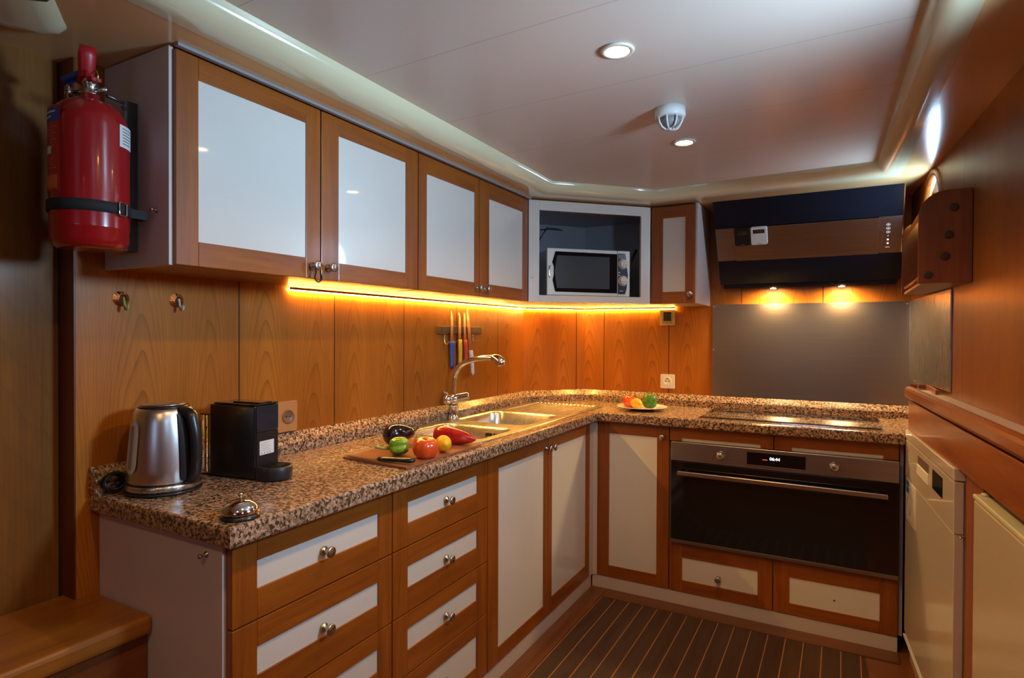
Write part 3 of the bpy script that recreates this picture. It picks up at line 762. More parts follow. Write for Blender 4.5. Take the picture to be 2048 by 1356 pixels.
# ------------------------------------------------------------------ LED strips under the wall cabinets
def led(label, p0, p1, n):
    p0, p1, n = Vector(p0), Vector(p1), Vector(n).normalized(); d = (p1-p0); L = d.length; d.normalize()
    t = thing('led_strip', label, 'light strip', tuple((p0+p1)/2), 0, 'glowing strips under the wall cabinets')
    rot = Matrix.Identity(4)
    for j in range(3): rot[j][0] = d[j]; rot[j][1] = n[j]; rot[j][2] = (0, 0, 1)[j]
    rot.translation = p0
    m = MB(); m.box(0, L, .0075, .0105, -.0045, .0045, rot=rot); m.box(0, L, .0005, .0075, -.001, .001, rot=rot); obj('profile', m, dark_wood, t)
    m = MB(); m.box(.004, L-.004, .0012, .0068, -.0060, -.0012, rot=rot); m.box(.004, L-.004, .0012, .0068, .0012, .0040, rot=rot); obj('led_tape', m, led_m, t)
led('long glowing strip on the left wall under the two-door wall cabinets', (-.4935, -1.50, 1.4395), (-.4935, .164, 1.4395), (1, 0, 0))
led('short glowing strip on the angled corner wall under the microwave niche', (-.489, .1765, 1.4395), (-.2405, .467, 1.4395), (.76, -.65, 0))
led('glowing strip on the back wall ending above the brass switch', (-.226, .4725, 1.4395), (.300, .4725, 1.4395), (0, -1, 0))

# ------------------------------------------------------------------ hood
t = thing('extractor_hood', 'slanted black glass extractor hood with brushed steel band over the hob', 'extractor hood', (.944, .45, 1.53))
HT, HB = Vector((0, .192, 1.950)), Vector((0, .428, 1.553)); hd = (HB-HT); HL = hd.length; hd.normalize(); hn = Vector((0, -hd.z*-1, hd.y)).normalized()
hn = Vector((1, 0, 0)).cross(hd).normalized()
if hn.y > 0: hn = -hn
Hm = Matrix.Identity(4)
for j in range(3): Hm[j][0] = (1, 0, 0)[j]; Hm[j][1] = hn[j]; Hm[j][2] = -hd[j]
Hm.translation = Vector((.545, HB.y, HB.z))        # local: x right, y outward normal, z up the slope
def hbox(m, a0, a1, b0, b1, s0, s1, mi=None, bev=0): m.box(a0, a1, b0, b1, s0, s1, mi, bev, rot=Hm)
m = MB(); m.prism([(.215, 1.942), (.472, 1.942), (.472, 1.535), (.442, 1.535), (.436, 1.560)], 'x', .56, 1.33); bd = obj('body', m, black_plastic, t)
hoodglass = plain('hood_black_glass', (.007, .010, .018), .25, coat=.0, spec=.35)
m = MB(); hbox(m, 0, .80, -.012, -.002, .312, HL, bev=.0015); hbox(m, 0, .80, -.012, -.002, 0, .135, bev=.0015); obj('glass_panel', m, hoodglass, t)
m = MB(); hbox(m, .796, .8, -.014, -.001, .135, HL); obj('edge_trim', m, chrome, t)
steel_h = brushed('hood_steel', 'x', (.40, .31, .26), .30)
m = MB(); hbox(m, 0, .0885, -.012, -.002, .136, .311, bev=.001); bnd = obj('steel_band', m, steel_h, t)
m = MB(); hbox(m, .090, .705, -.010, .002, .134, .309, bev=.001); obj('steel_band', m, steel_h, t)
m = MB(); hbox(m, .7045, .7065, -.012, .0025, .134, .312); obj('edge_trim', m, chrome, t)
m = MB(); hbox(m, .7067, .796, -.012, -.001, .136, .311, bev=.001); cp = obj('control_panel', m, steel_h, t)
fm = lambda a, s_, out=-.0: Hm @ Matrix.Translation((a, out, s_)) @ Matrix.Rotation(math.radians(90), 4, 'X') @ Matrix.Rotation(math.radians(180), 4, 'Y')
# face text matrix: letters' x -> panel x, y -> up the slope, z -> outward
def ftm(a, s_, o_): 
    q = Matrix.Identity(4)
    for j in range(3): q[j][0] = Hm[j][0]; q[j][1] = Hm[j][2]; q[j][2] = Hm[j][1]
    q.translation = Hm @ Vector((a, o_, s_)); return q
for k in range(2): m = MB(); m.lathe([(.0035, 0), (.0035, .0008), (0, .0009)], Hm @ Vector((.743, -.001, .183+k*.018)), hn, 14); obj('lit_button', m, icon_m, cp)
for k in range(2, 6):
    m = MB(); c = Hm @ Vector((.743, -.001, .183+k*.018)); m.lathe([(.0025, 0), (.0025, .0006)], c, hn, 12)
    if k > 2:
        for s_ in (-1, 1): m.lathe([(.0014, 0), (.0014, .0006)], Hm @ Vector((.743+s_*.0065, -.001, .183+k*.018)), hn, 8)
        m.tube([Hm @ Vector((.743+.0075*math.cos(a), -.0005, .183+k*.018+.0055*math.sin(a))) for a in [math.radians(q*30) for q in range(13)]], .0006, 5)
    obj('button_icon', m, icon2_m, cp)
m = MB(); hbox(m, .735, .751, -.001, -.0004, .163, .1655); obj('maker_mark', m, icon2_m, cp)
for xx in (.800, 1.106):
    m = MB(); m.lathe([(.020, 0), (.020, .004), (.017, .005)], (xx, .450, 1.5345), (0, 0, -1), 28, sq=None); obj('lamp_ring', m, chrome, t)
for xx in (.800, 1.106):
    m = MB(); m.lathe([(.015, 0), (.013, .003), (0, .004)], (xx, .450, 1.5292), (0, 0, -1), 24); obj('hood_lamp', m, hoodbulb_m, t)
    spot('hood_lamp_light', (xx, .405, 1.512), (0, .12, -1), 22, (1, .66, .30), 168, .8, .05)
# two little timers stuck on the band
def timer(a0, a1, s0, s1, mat, label, digits, body_lab):
    t2 = thing('kitchen_timer', label, 'timer', tuple(Hm @ Vector(((a0+a1)/2, .003, (s0+s1)/2))))
    m = MB(); b = bmesh.new(); r2_ = rounded(a0, a1, s0, s1, .010, 4)
    m.loft([[Hm @ Vector((x, y, z)) for x, z in rounded(a0+d, a1-d, s0+d, s1-d, .010-d/2, 5)] for d, y in ((0, .0022), (0, .011), (.002, .014))], capa=True, capb=True, smooth=False)
    o = obj('case', m, mat, t2)
    m = MB(); hbox(m, a0+.012, a1-.012, .0135, .0146, s1-.032, s1-.012); sc = obj('screen', m, plain(body_lab+'_screen', (.035, .03, .012), .25), t2)
    m = MB(); m.text(digits, .019, ftm((a0+a1)/2, s1-.022, .0148)); obj('digits', m, lcd_m, sc)
    m = MB(); hbox(m, (a0+a1)/2-.009, (a0+a1)/2+.009, .0138, .0145, s0+.006, s0+.008); obj('maker_mark', m, grey_pl, t2)
hs = lambda z: (z-1.553)/(1.950-1.553)*HL
timer(.090, .1645, hs(1.741), hs(1.818), black_plastic, 'square black timer on the hood band, left of the white one', '11:52', 'black_timer')
timer(.1665, .243, hs(1.742), hs(1.822), white_pl, 'square white timer on the hood band, right of the black one', '16:02', 'white_timer')

# ------------------------------------------------------------------ steel splashback
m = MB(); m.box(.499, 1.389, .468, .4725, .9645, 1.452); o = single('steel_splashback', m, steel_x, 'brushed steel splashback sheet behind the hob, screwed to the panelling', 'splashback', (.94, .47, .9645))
for p in ((.506, 1.44), (.506, 1.21), (1.10, 1.446), (1.376, 1.44)):
    s_ = MB(); s_.lathe([(.004, 0), (.003, .0015), (0, .002)], (p[0], .468, p[1]), (0, -1, 0), 10); obj('screw', s_, chrome, o)
m = MB(); b = bmesh.new(); y0, y1 = -.33, .466
m.loft([[(wx(y)-o_, y, z) for y, z in ((y0, 1.0955), (y0, 1.453), (y1, 1.453), (y1, .966), (.035, .966), (.035, 1.0955))] for o_ in (.006, .0015)], capa=True, capb=True, smooth=False)
single('steel_splashback', m, steel_z, 'narrow steel sheet on the right-hand wall beside the hob', 'splashback', (1.41, .05, .98))
m = MB(); m.box(1.384, 1.3915, .460, .4675, .966, 1.452); struct('trim_9', m, chrome)

# ------------------------------------------------------------------ hob
t = thing('hob', 'black glass hob with a steel rim set in the granite', 'hob', (.89, .2, .899))
m = MB(); m.prism(rounded(.520, 1.262, .005, .405, .004, 3), 'z', .8992, .9035, bev=.001); obj('rim', m, chrome, t)
m = MB(); m.prism(rounded(.526, 1.256, .011, .399, .003, 3), 'z', .9036, .9055); g = obj('glass', m, plain('hob_glass', (.008, .007, .007), .05, spec=.35), t)
m = MB()
for cx, cy, r in ((.66, .29, .07), (.66, .11, .055), (.90, .2, .10), (1.12, .29, .07), (1.12, .11, .055)):
    m.tube([(cx+r*math.cos(a), cy+r*math.sin(a), .9056) for a in [math.radians(k*10) for k in range(37)]], .0005, 4, cap=False)
obj('cooking_zone', m, grey_pl, g)

# ------------------------------------------------------------------ oven
t = thing('oven', 'wide built-in oven with black glass door and steel control strip', 'oven', (.86, .2, .306))
ox0, ox1 = .403, 1.3165
m = MB(); m.box(ox0+.006, ox1-.006, .0, .42, .312, .782, bev=.002); obj('body', m, plain('oven_grey', (.08, .08, .08), .5), t)
m = MB(); m.box(ox0, ox1, -.022, -.001, .696, .784, bev=.002); cpn = obj('control_panel', m, brushed('oven_steel', 'x', (.52, .46, .38), .3), t)
m = MB(); m.box(ox0, ox1, -.024, -.001, .323, .694, bev=.002); dr = obj('door', m, black_gloss, t)
m = MB(); m.box(ox0+.10, ox1-.10, -.0246, -.024, .40, .62); obj('window', m, plain('oven_window', (.012, .009, .006), .12), dr)
m = MB(); m.box(ox0, ox1, -.023, -.001, .306, .322, bev=.001); obj('bottom_trim', m, steel_x, t)
m = MB(); m.box(.443, 1.276, -.068, -.053, .636, .656, bev=.003)
for xx in (.475, 1.24): m.box(xx-.008, xx+.008, -.054, -.024, .639, .653, bev=.002)
obj('handle', m, plain('handle_steel', (.66, .58, .48), .26, 1), dr)
for xx in (.629, 1.087):
    m = MB(); m.lathe([(.021, 0), (.021, .002), (.0175, .0035), (.0165, .020), (.0145, .022), (0, .0222)], (xx, -.022, .738), (0, -1, 0), 28)
    kn = obj('knob', m, nickel, cpn)
    m = MB(); m.tube([(xx+.010*math.cos(a), -.0443, .738+.010*math.sin(a)) for a in [math.radians(k*20) for k in range(19)]], .0012, 6, cap=False); obj('knob_ring', m, grey_pl, kn)
m = MB(); m.box(.741, .978, -.0232, -.022, .712, .768); ds = obj('display', m, black_gloss, cpn)
m = MB(); q = Matrix.Translation((.856, -.0236, .745)) @ Matrix.Rotation(math.radians(90), 4, 'X'); m.text('06:44', .019, q); obj('digits', m, disp_m, ds)
m = MB(); m.box(.806, .826, -.0236, -.0232, .738, .740); obj('indicator', m, dispred_m, ds)
m = MB(); m.box(.741, .978, -.0245, -.0222, .7065, .7105); obj('display_trim', m, chrome, cpn)
m = MB()
for k in range(5): m.box(.66+k*.0, .6615, -.0226, -.022, .722+k*.008, .726+k*.008); m.box(.597, .5985, -.0226, -.022, .722+k*.008, .726+k*.008)
obj('dial_marks', m, ink, cpn)

# ------------------------------------------------------------------ right-hand run
dx0, dx1, dy0, dy1 = 1.335, 1.388, -.806, -.033      # front line of the appliances (far x, near x, near y, far y)
def fx_(y): return dx0 + (dx1-dx0)*(dy1-y)/(dy1-dy0)
rd = math.atan2(-(dx1-dx0), (dy1-dy0))              # direction of the front line from near to far
Lw = math.hypot(dx1-dx0, dy1-dy0)
Rm = Matrix.Translation((dx1, dy0, 0)) @ Matrix.Rotation(math.atan2(dy1-dy0, dx0-dx1), 4, 'Z')   # local x: near->far ; local y: +left (towards room) ; z up
def rbox(m, a0, a1, d0, d1, z0, z1, mi=None, bev=0): m.box(a0, a1, min(-d0, -d1), max(-d0, -d1), z0, z1, mi, bev, rot=Rm)   # d = depth behind the front line (negative = towards the room)
def rt(a, d, z):   # matrix for lettering on the front: x runs far->near as seen from the room
    q = Rm @ Matrix.Translation((a, -d, z)); w = Matrix.Identity(4)
    for j in range(3): w[j][0] = -Rm[j][0]; w[j][1] = (0, 0, 1)[j]; w[j][2] = Rm[j][1]
    w.translation = q.translation; return w
t = thing('dishwasher', 'white freestanding dishwasher at the far end of the right-hand counter', 'dishwasher', (1.37, -.42, .0))
DD = .028
m = MB(); rbox(m, .004, Lw-.002, .0255, DD, .05, .882, bev=.001); obj('body', m, white_enamel, t)
m = MB(); rbox(m, 0, Lw, -.001, DD, .884, .920, bev=.003); obj('lid', m, white_enamel, t)
m = MB(); rbox(m, 0, Lw, 0, .024, .735, .881, bev=.002)
dcp = obj('control_panel', m, white_enamel, t)
m = MB(); rbox(m, .001, Lw-.001, .001, .0245, .115, .733, bev=.002); ddr = obj('door', m, white_enamel, t)
m = MB(); rbox(m, 0.01, Lw-.004, .02, .03, 0.0, .112, bev=.002); obj('plinth', m, white_enamel, t)
m = MB(); rbox(m, 0.0, Lw, -.003, .012, .098, .103); obj('plinth_seam', m, paper, t)
m = MB(); rbox(m, .335, .52, -.0008, .001, .832, .862); rcs = obj('handle_recess', m, plain('recess_brown', (.10, .065, .04), .6), dcp)
m = MB(); rbox(m, .335, .52, -.0045, .001, .795, .831, bev=.002); obj('handle_lip', m, plain('lip_white', (.86, .80, .68), .25), dcp)
m = MB(); rbox(m, .135, .275, -.0012, .001, .800, .862, bev=.0005); obj('display', m, plain('display_glass', (.008, .014, .016), .08), dcp)
m = MB(); rbox(m, .715, .735, -.0006, .001, .842, .848); rbox(m, .712, .733, -.0006, .001, .850, .856); rbox(m, .700, .712, -.0006, .001, .845, .852); obj('maker_mark', m, red_ink, dcp)
m = MB(); rbox(m, .660, .720, -.0006, .001, .808, .811); rbox(m, .14, .20, -.0014, .001, .893, .896); obj('print', m, grey_pl, dcp)
m = MB(); rbox(m, .560, .750, -.0004, .001, .575, .728); st = obj('sticker', m, plain('clear_sticker', (.68, .62, .58), .3), ddr)
m = MB(); rbox(m, .690, .748, -.0008, .0, .705, .727); rbox(m, .690, .748, -.0008, .0, .680, .702); obj('sticker_badge', m, blue_ink, st)
m = MB(); m.tube([Rm @ Vector((.685+.035*math.cos(a), .0008, .637+.035*math.sin(a))) for a in [math.radians(k*15) for k in range(25)]], .0018, 5, cap=False)
for k, (a, w_) in enumerate(((.59, .09), (.60, .07), (.585, .10), (.60, .06))): rbox(m, a, a+w_, -.0009, 0, .705-k*.012, .708-k*.012)
rbox(m, .60, .74, -.0009, 0, .583, .586); obj('sticker_print', m, grey_pl, st)

# wooden stile, worktop, drawer-like fascia
m = MB(); rbox(m, -.17, -.004, .026, .05, 0, .905, bev=.002)
st_ = single('cabinet_stile', m, wood_z, 'cherry wood upright between the dishwasher and the fridge', 'cabinet upright', (1.43, -.87, 0))
s_ = MB(); s_.tube([Rm @ Vector(p) for p in ((-.012, -.03, .73), (-.012, -.018, .732), (-.018, -.010, .735), (-.03, -.012, .733))], .002, 6); obj('screw_hook', s_, nickel, st_)
t = thing('fridge', 'low white fridge door with a cream top edge at the near right', 'fridge', (1.45, -1.35, 0))
FA0, FA1 = -.95, -.197
m = MB(); rbox(m, FA0, FA1, .058, .072, .03, .86, bev=.002); obj('body', m, white_enamel, t)
m = MB(); rbox(m, FA0, FA1, .0, .055, .03, .884, bev=.006); fd_ = obj('door', m, fridge_mat, t)
m = MB(); rbox(m, FA0, FA1, -.002, .05, .885, .897, bev=.003); m.lathe([(.010, 0), (.010, .005), (.006, .007)], Rm @ Vector((FA1-.02, -.02, .897)), seg=16); obj('top_edge', m, plain('cream_plastic', (.62, .57, .33), .35), fd_)
t = thing('side_counter', 'raised cherry wood counter with white top along the right wall', 'counter', (1.45, -.9, .91))
def wpoly(d0, off_):  # polygon between a line offset d0 from the appliance front and the wall
    a = Rm @ Vector((Lw-.02, -d0, 0)); b_ = Rm @ Vector((-1.2, -d0, 0)); return [(a.x, a.y), (b_.x, b_.y), (wx(b_.y)-off_, b_.y), (wx(a.y)-off_, a.y)]
m = MB(); m.prism(wpoly(.02, .001), 'z', 1.062, 1.078); obj('top', m, white_paint, t)
m = MB(); rbox(m, -1.2, Lw+.004, -.006, .028, 1.044, 1.090, bev=.012)
obj('rail', m, wood_y, t)
m = MB(); rbox(m, -1.2, Lw-.012,   .006, .022, 0.921, 1.036, bev=.002); fa = obj('fascia', m, wood_y, t)
m = MB(); rbox(m, -1.2, Lw-.02, .024, .040, .921, 1.061); obj('frame', m, dark_wood, t)
m = MB(); m.prism([(1.352, .03), (wx(.03)-.002, .03), (wx(.03)-.002, -.24), (wx(.03)-.012, -.24), (wx(.03)-.014, .018), (1.352, .018)], 'z', 1.0785, 1.094); obj('back_rail', m, wood_x, t)
m = MB(); m.tube(crv([(1.375, -.02, 1.080), (1.375, -.02, 1.10), (1.370, -.02, 1.112), (1.363, -.02, 1.108)], 4), .0022, 6); m.lathe([(.006, 0), (.004, .003)], (1.375, -.02, 1.0785), seg=10)
obj('hook', m, brass, t)
m = MB(); m.box(1.334, 1.37, -.02, .45, .906, 1.036); 
single('counter_end_block', m, wood_z, 'cherry wood end block where the side counter meets the granite', 'cabinet end', (1.352, .2, .906)) if False else m.bm.free()

# wooden rack on the right wall
t = thing('wooden_rack', 'cherry wood dowel rack hanging on the right wall by the hood', 'rack', (1.42, -.29, 1.46))
ry0, ry1 = -.585, .06
def rackpanel(y, th, front, rr):
    m = MB(); xw = wx(y)-.002; z0, z1 = 1.457, 1.747
    poly = [(xw, z0), (xw, z1), (front+rr, z1)] + [(front+rr-rr*math.sin(math.radians(a)), z1-rr+rr*math.cos(math.radians(a))) for a in (15, 30, 45, 60)] + [(front, z1-rr*.9), (front, z0)]
    m.prism(poly, 'y', y, y+th, bev=.0015); return m
obj('end_panel', rackpanel(ry0, .018, 1.320, .075), wood_z, t)
obj('end_panel', rackpanel(ry1-.018, .018, 1.322, .05), wood_z, t)
dark_plug = plain('dowel_end', (.085, .034, .014), .5)
for (px_, pz) in ((1.411, 1.690), (1.398, 1.606), (1.388, 1.540), (1.345, 1.483)):
    m = MB(); m.lathe([(.0125, 0), (.0125, .003), (.0095, .0035), (0, .003)], (px_, ry0, pz), (0, -1, 0), 24); obj('dowel_plug', m, dark_plug, t)
m = MB(); m.cyl((1.340, ry0+.019, 1.484), (1.338, ry1-.019, 1.484), .010, 16); obj('dowel', m, wood_y, t)
m = MB(); m.prism([(1.330, ry0+.0185), (wx(ry0)-.004, ry0+.0185), (wx(ry1)-.004, ry1-.0185), (1.330, ry1-.0185)], 'z', 1.457, 1.467); obj('bottom_board', m, wood_y, t)
m = MB(); m.loft([[(1.321, ry0+.0185, 1.682), (1.330, ry0+.0185, 1.676), (1.330, ry1-.0185, 1.676), (1.321, ry1-.0185, 1.682)], [(1.352, ry0+.0185, 1.732), (1.361, ry0+.0185, 1.726), (1.361, ry1-.0185, 1.726), (1.352, ry1-.0185, 1.732)]], capa=True, capb=True, smooth=False); obj('slanted_board', m, wood_y, t)
m = MB(); m.prism([(wx(ry0)-.014, ry0+.0185), (wx(ry0)-.004, ry0+.0185), (wx(ry1)-.004, ry1-.0185), (wx(ry1)-.014, ry1-.0185)], 'z', 1.4675, 1.740); obj('back_board', m, dark_wood, t)

# ------------------------------------------------------------------ ceiling fittings
def downlight(x, y, label):
    t = thing('downlight', label, 'ceiling light', (x, y, ZC))
    m = MB(); m.lathe([(.040, .0), (.042, -.003), (.040, -.006), (.031, -.006), (.029, -.001), (.029, .0)], (x, y, ZC), seg=36); obj('bezel', m, plain('bezel_white', (.80, .72, .58), .3), t)
    m = MB(); m.lathe([(.027, -.0005), (.027, -.0035), (.018, -.0045), (0, -.005)], (x, y, ZC), seg=32); obj('bulb', m, bulb_m, t)
    spot('downlight_beam', (x, y, ZC-.012), (0, 0, -1), 21, WARM, 150, .75, .025)
downlight(.615, -1.438, 'round recessed ceiling light nearest the camera, glowing warm')
downlight(.597, -.640, 'round recessed ceiling light nearest the hob, glowing warm')
for x, y, pw in ((.64, -2.25, 14), (.66, -3.1, 16)):
    spot('downlight_beam', (x, y, ZC-.012), (0, 0, -1), pw, WARM, 150, .75, .025)
t = thing('smoke_detector', 'white domed smoke detector on the ceiling between the two lights', 'smoke detector', (.630, -1.0, ZC))
cx, cy = .632, -.985
m = MB(); m.lathe([(.047, 0), (.047, -.026), (.045, -.030), (.034, -.031)], (cx, cy, ZC), seg=40); obj('base', m, white_pl, t)
m = MB(); m.lathe([(.032, -.031), (.028, -.046), (.020, -.056), (0, -.058)], (cx, cy, ZC), seg=30); obj('sensor', m, grey_pl, t)
for k in range(8):
    a = 2*math.pi*k/8; ca, sa = math.cos(a), math.sin(a); m = MB()
    m.tube([(cx+r*ca, cy+r*sa, ZC+z) for r, z in ((.040, -.030), (.037, -.045), (.028, -.058), (.014, -.066))], .003, 6); obj('cage_rib', m, white_pl, t)
m = MB(); m.lathe([(.016, -.064), (.016, -.067), (0, -.068)], (cx, cy, ZC), seg=20); obj('cap', m, white_pl, t)

# ------------------------------------------------------------------ left wall fittings
def suction_hook(y, z, label, tint):
    t = thing('suction_hook', label, 'hook', (-.494, y, z), 0)
    m = MB(); m.lathe([(.020, .0005), (.019, .004), (.010, .009), (.006, .013), (0, .014)], (-.494, y, z), (1, 0, 0), 24); obj('cup', m, glass_m, t)
    m = MB(); m.tube(crv([(-.482, y, z+.004), (-.478, y, z-.012), (-.474, y, z-.026), (-.464, y, z-.026), (-.461, y, z-.016)], 4), .003, 8); obj('hook', m, tint, t)
suction_hook(-2.022, 1.377, 'clear suction hook on the left wall, nearer the fire extinguisher', plain('green_tint_plastic', (.35, .40, .08), .2))
suction_hook(-1.878, 1.380, 'clear suction hook on the left wall, further from the fire extinguisher', plain('clear_plastic', (.55, .56, .50), .15))
# wooden socket plate behind the coffee machine
t = thing('wall_socket', 'wood-coloured socket plate on the left wall behind the coffee machine', 'socket', (-.494, -1.51, 1.02))
m = MB(); m.prism(rounded(-1.553, -1.473, .968, 1.068, .004, 3), 'x', -.4938, -.478, bev=.002); obj('plate', m, plain('socket_wood', (.52, .24, .08), .35, coat=.2), t)
m = MB(); m.lathe([(.024, 0), (.024, .003), (.019, .0035), (.018, .0008), (0, .0008)], (-.478, -1.512, 1.018), (1, 0, 0), 28); sk = obj('socket', m, plain('socket_brown', (.22, .11, .05), .4), t)
m = MB()
for dy in (-.007, .007): m.cyl((-.4772, -1.512+dy, 1.018), (-.4768, -1.512+dy, 1.018), .0025, 10)
obj('pin_hole', m, hole, sk)
# back wall socket and brass switch
t = thing('wall_socket', 'square white socket on the back wall above the plate of vegetables', 'socket', (.259, .473, 1.03))
m = MB(); m.prism(rounded(.220, .299, .990, 1.069, .004, 3), 'y', .4650, .4728, bev=.002); obj('plate', m, white_pl, t)
m = MB(); m.lathe([(.024, 0), (.023, .003), (.0195, .0032), (.019, .0005), (0, .0005)], (.259, .4650, 1.030), (0, -1, 0), 28); sk = obj('socket', m, white_pl, t)
m = MB()
for d_ in (-.0095, .0095): m.cyl((.259+d_, .4644, 1.030), (.259+d_, .4640, 1.030), .0027, 10)
m.box(.257, .261, .4638, .4644, 1.046, 1.049); m.box(.257, .261, .4638, .4644, 1.011, 1.014)
obj('pin_hole', m, hole, sk)
t = thing('light_switch', 'brass-framed switch with dark rocker at the end of the glowing strip', 'switch', (.257, .473, 1.385))
m = MB(); m.prism(rounded(.214, .300, 1.342, 1.428, .005, 3), 'y', .4640, .4728, bev=.002); obj('plate', m, brass, t)
m = MB(); m.box(.228, .286, .4622, .4640, 1.352, 1.420, bev=.0008); ip = obj('inner_frame', m, plain('cream_frame', (.42, .32, .14), .3), t)
m = MB(); m.box(.236, .278, .4605, .4622, 1.366, 1.416, bev=.0008); obj('rocker', m, black_plastic, ip)

# knife rack and knives
t = thing('knife_rack', 'dark magnetic knife bar on the left wall behind the tap', 'knife rack', (-.494, -.49, 1.305))
m = MB(); m.box(-.4935, -.478, -.672, -.308, 1.290, 1.325, bev=.002); bar = obj('bar', m, plain('rack_grey', (.06, .05, .04), .35, .3), t)
m = MB(); m.box(-.4782, -.4765, -.655, -.325, 1.311, 1.319); m.box(-.4782, -.4765, -.655, -.325, 1.296, 1.304); obj('magnet_strip', m, plain('magnet_dark', (.07, .06, .05), .3, .6), t)
for yy in (-.625, -.565, -.385):
    m = MB(); m.tube(crv([(-.484, yy, 1.292), (-.484, yy, 1.262), (-.478, yy, 1.246), (-.468, yy+.004, 1.246), (-.463, yy+.004, 1.256)], 4), .0022, 8); obj('hook', m, nickel, t)
def knife(y, ztop, zj, zbot, lean, hm, label, bw=.022, twist=1):
    t = thing('kitchen_knife', label, 'knife', (-.474, y, zj), 0, 'knives on the magnetic bar')
    dz = ztop-zj; m = MB()
    f_ = lambda z: lean*(z-zj)
    # blade: thin tapered prism in the y-z plane
    pts = [(y+f_(zj)-bw/2, zj), (y+f_(zj)+bw/2, zj), (y+f_(zj+dz*.7)+bw*.42, zj+dz*.7), (y+f_(zj+dz*.9)+bw*.16, zj+dz*.9), (y+f_(ztop)-bw*.40, ztop), (y+f_(zj+dz*.6)-bw*.48, zj+dz*.6)]
    m.prism(pts, 'x', -.4755, -.4735); obj('blade', m, plain('knife_steel', (.62, .50, .42), .22, 1), t)
    m = MB(); n = 10; loops = []
    for i in range(n+1):
        q = i/n; z = zj+.006 + (zbot-zj-.006)*q; w_ = .0135*(1 + .12*math.sin(q*math.pi*2)) * (1 if q < .9 else math.sqrt(max(0.04, 1-((q-.9)/.1)**2))); th = .0085*(1 if q < .92 else .6)
        yy = y + f_(z)*1.0 + .003*math.sin(q*3)
        loops.append([(-.4730+th*math.cos(a), yy+w_*math.sin(a), z) for a in [2*math.pi*k/14 for k in range(14)]])
    m.loft(loops, capa=True, capb=True); obj('handle', m, hm, t)
knife(-.580, 1.402, 1.252, 1.127, 0.0, rubber_blue, 'knife with a blue handle, leftmost on the magnetic bar')
knife(-.515, 1.395, 1.258, 1.140, 0.0, yellow_pl, 'knife with a yellow handle on the magnetic bar')
knife(-.470, 1.395, 1.256, 1.138, -.02, red_pl, 'knife with a red handle on the magnetic bar')
knife(-.420, 1.425, 1.205, 1.088, -.14, white_pl, 'long knife with a white handle, rightmost on the magnetic bar', .026)

# ------------------------------------------------------------------ fire extinguisher
ex, ey = -.329, -2.172
t = thing('fire_extinguisher', 'red fire extinguisher strapped to the white side of the wall cabinet', 'fire extinguisher', (ex, ey, 1.472))
er = .0735
m = MB(); m.lathe([(.052, 0), (.060, .001), (.066, .006), (er-.001, .018), (er-.0015, .040), (er, .043), (er, .045), (er, .262), (er-.004, .282), (er-.014, .302), (er-.030, .316), (.026, .323), (.018, .328), (.018, .336)], (ex, ey, 1.472), seg=48)
cyl_ = obj('cylinder', m, red_paint, t)
m = MB(); m.lathe([(.015, 0), (.016, .004), (.013, .008), (.0125, .020), (.016, .024), (.016, .034), (.010, .036)], (ex, ey, 1.806), seg=20)
m.cyl((ex, ey, 1.818), (ex-.055, ey-.004, 1.822), .006); m.cyl((ex, ey, 1.818), (ex+.03, ey+.02, 1.822), .005)
obj('valve', m, nickel, t)
m = MB(); m.lathe([(.017, 0), (.0175, .006), (.015, .010), (0, .0105)], (ex-.060, ey-.008, 1.822), (-.35, -1, 0), 24); g_ = obj('gauge', m, chrome, t)
m = MB(); m.lathe([(.013, 0), (.013, .0006)], (ex-.064, ey-.0190, 1.822), (-.35, -1, 0), 20); obj('gauge_face', m, grey_pl, g_)
m = MB(); m.tube([(ex-.012, ey-.004, 1.832), (ex+.004, ey-.008, 1.858), (ex+.014, ey-.012, 1.886), (ex+.020, ey-.014, 1.905)], [.014, .013, .0145, .013], 14, flat=(1.15, .7)); m.box(ex-.022, ex+.030, ey-.012, ey+.010, 1.832, 1.842, bev=.003)
obj('lever', m, plain('lever_red', (.40, .01, .012), .35), t)
m = MB(); m.box(ex-.092, ex-.022, ey-.016, ey+.004, 1.850, 1.862, bev=.003, ); obj('safety_tag', m, rubber_blue, t)
m = MB(); m.tube([(ex+.035+.013*math.cos(a), ey-.008, 1.838+.014*math.sin(a)) for a in [math.radians(k*20) for k in range(19)]], .0015, 8, cap=False); obj('pull_ring', m, brass, t)
def onbody(m, a0, a1, z0, z1, dr_=.0006, n=10, mi=None):
    L = []
    for z in (z0, z1): L.append([(ex+(er+dr_)*math.cos(math.radians(a0+(a1-a0)*i/n)), ey+(er+dr_)*math.sin(math.radians(a0+(a1-a0)*i/n)), z) for i in range(n+1)])
    m.loft(L, closed=False, mi=mi)
# camera looks from +x,-y : facing direction about -26 deg ... label seam on the left (about -120 deg), white sticker on the right (about 15 deg)
m = MB(); onbody(m, -135, -69, 1.585, 1.762, .0005); lb = obj('side_label', m, plain('label_red', (.52, .03, .025), .3), cyl_)
m = MB(); onbody(m, -135, -71, 1.728, 1.757, .0010); obj('label_header', m, blue_ink, lb)
m = MB()
for z, w0, w1 in ((1.747, -122, -78), (1.737, -110, -88)): onbody(m, w0, w1, z, z+.003, .0014)
obj('label_title', m, paper, lb)
m = MB(); onbody(m, -120, -74, 1.590, 1.618, .0010); obj('label_block', m, orange_ink, lb)
m = MB()
for k in range(14):
    z = 1.716 - k*.0065
    if not 7 <= k <= 9: onbody(m, -125, -76-(k*7) % 13, z, z+.0018, .0010)
obj('label_lines', m, pink_ink, lb)
m = MB(); onbody(m, -104, -88, 1.662, 1.678, .0012); obj('label_pictogram', m, paper, lb)
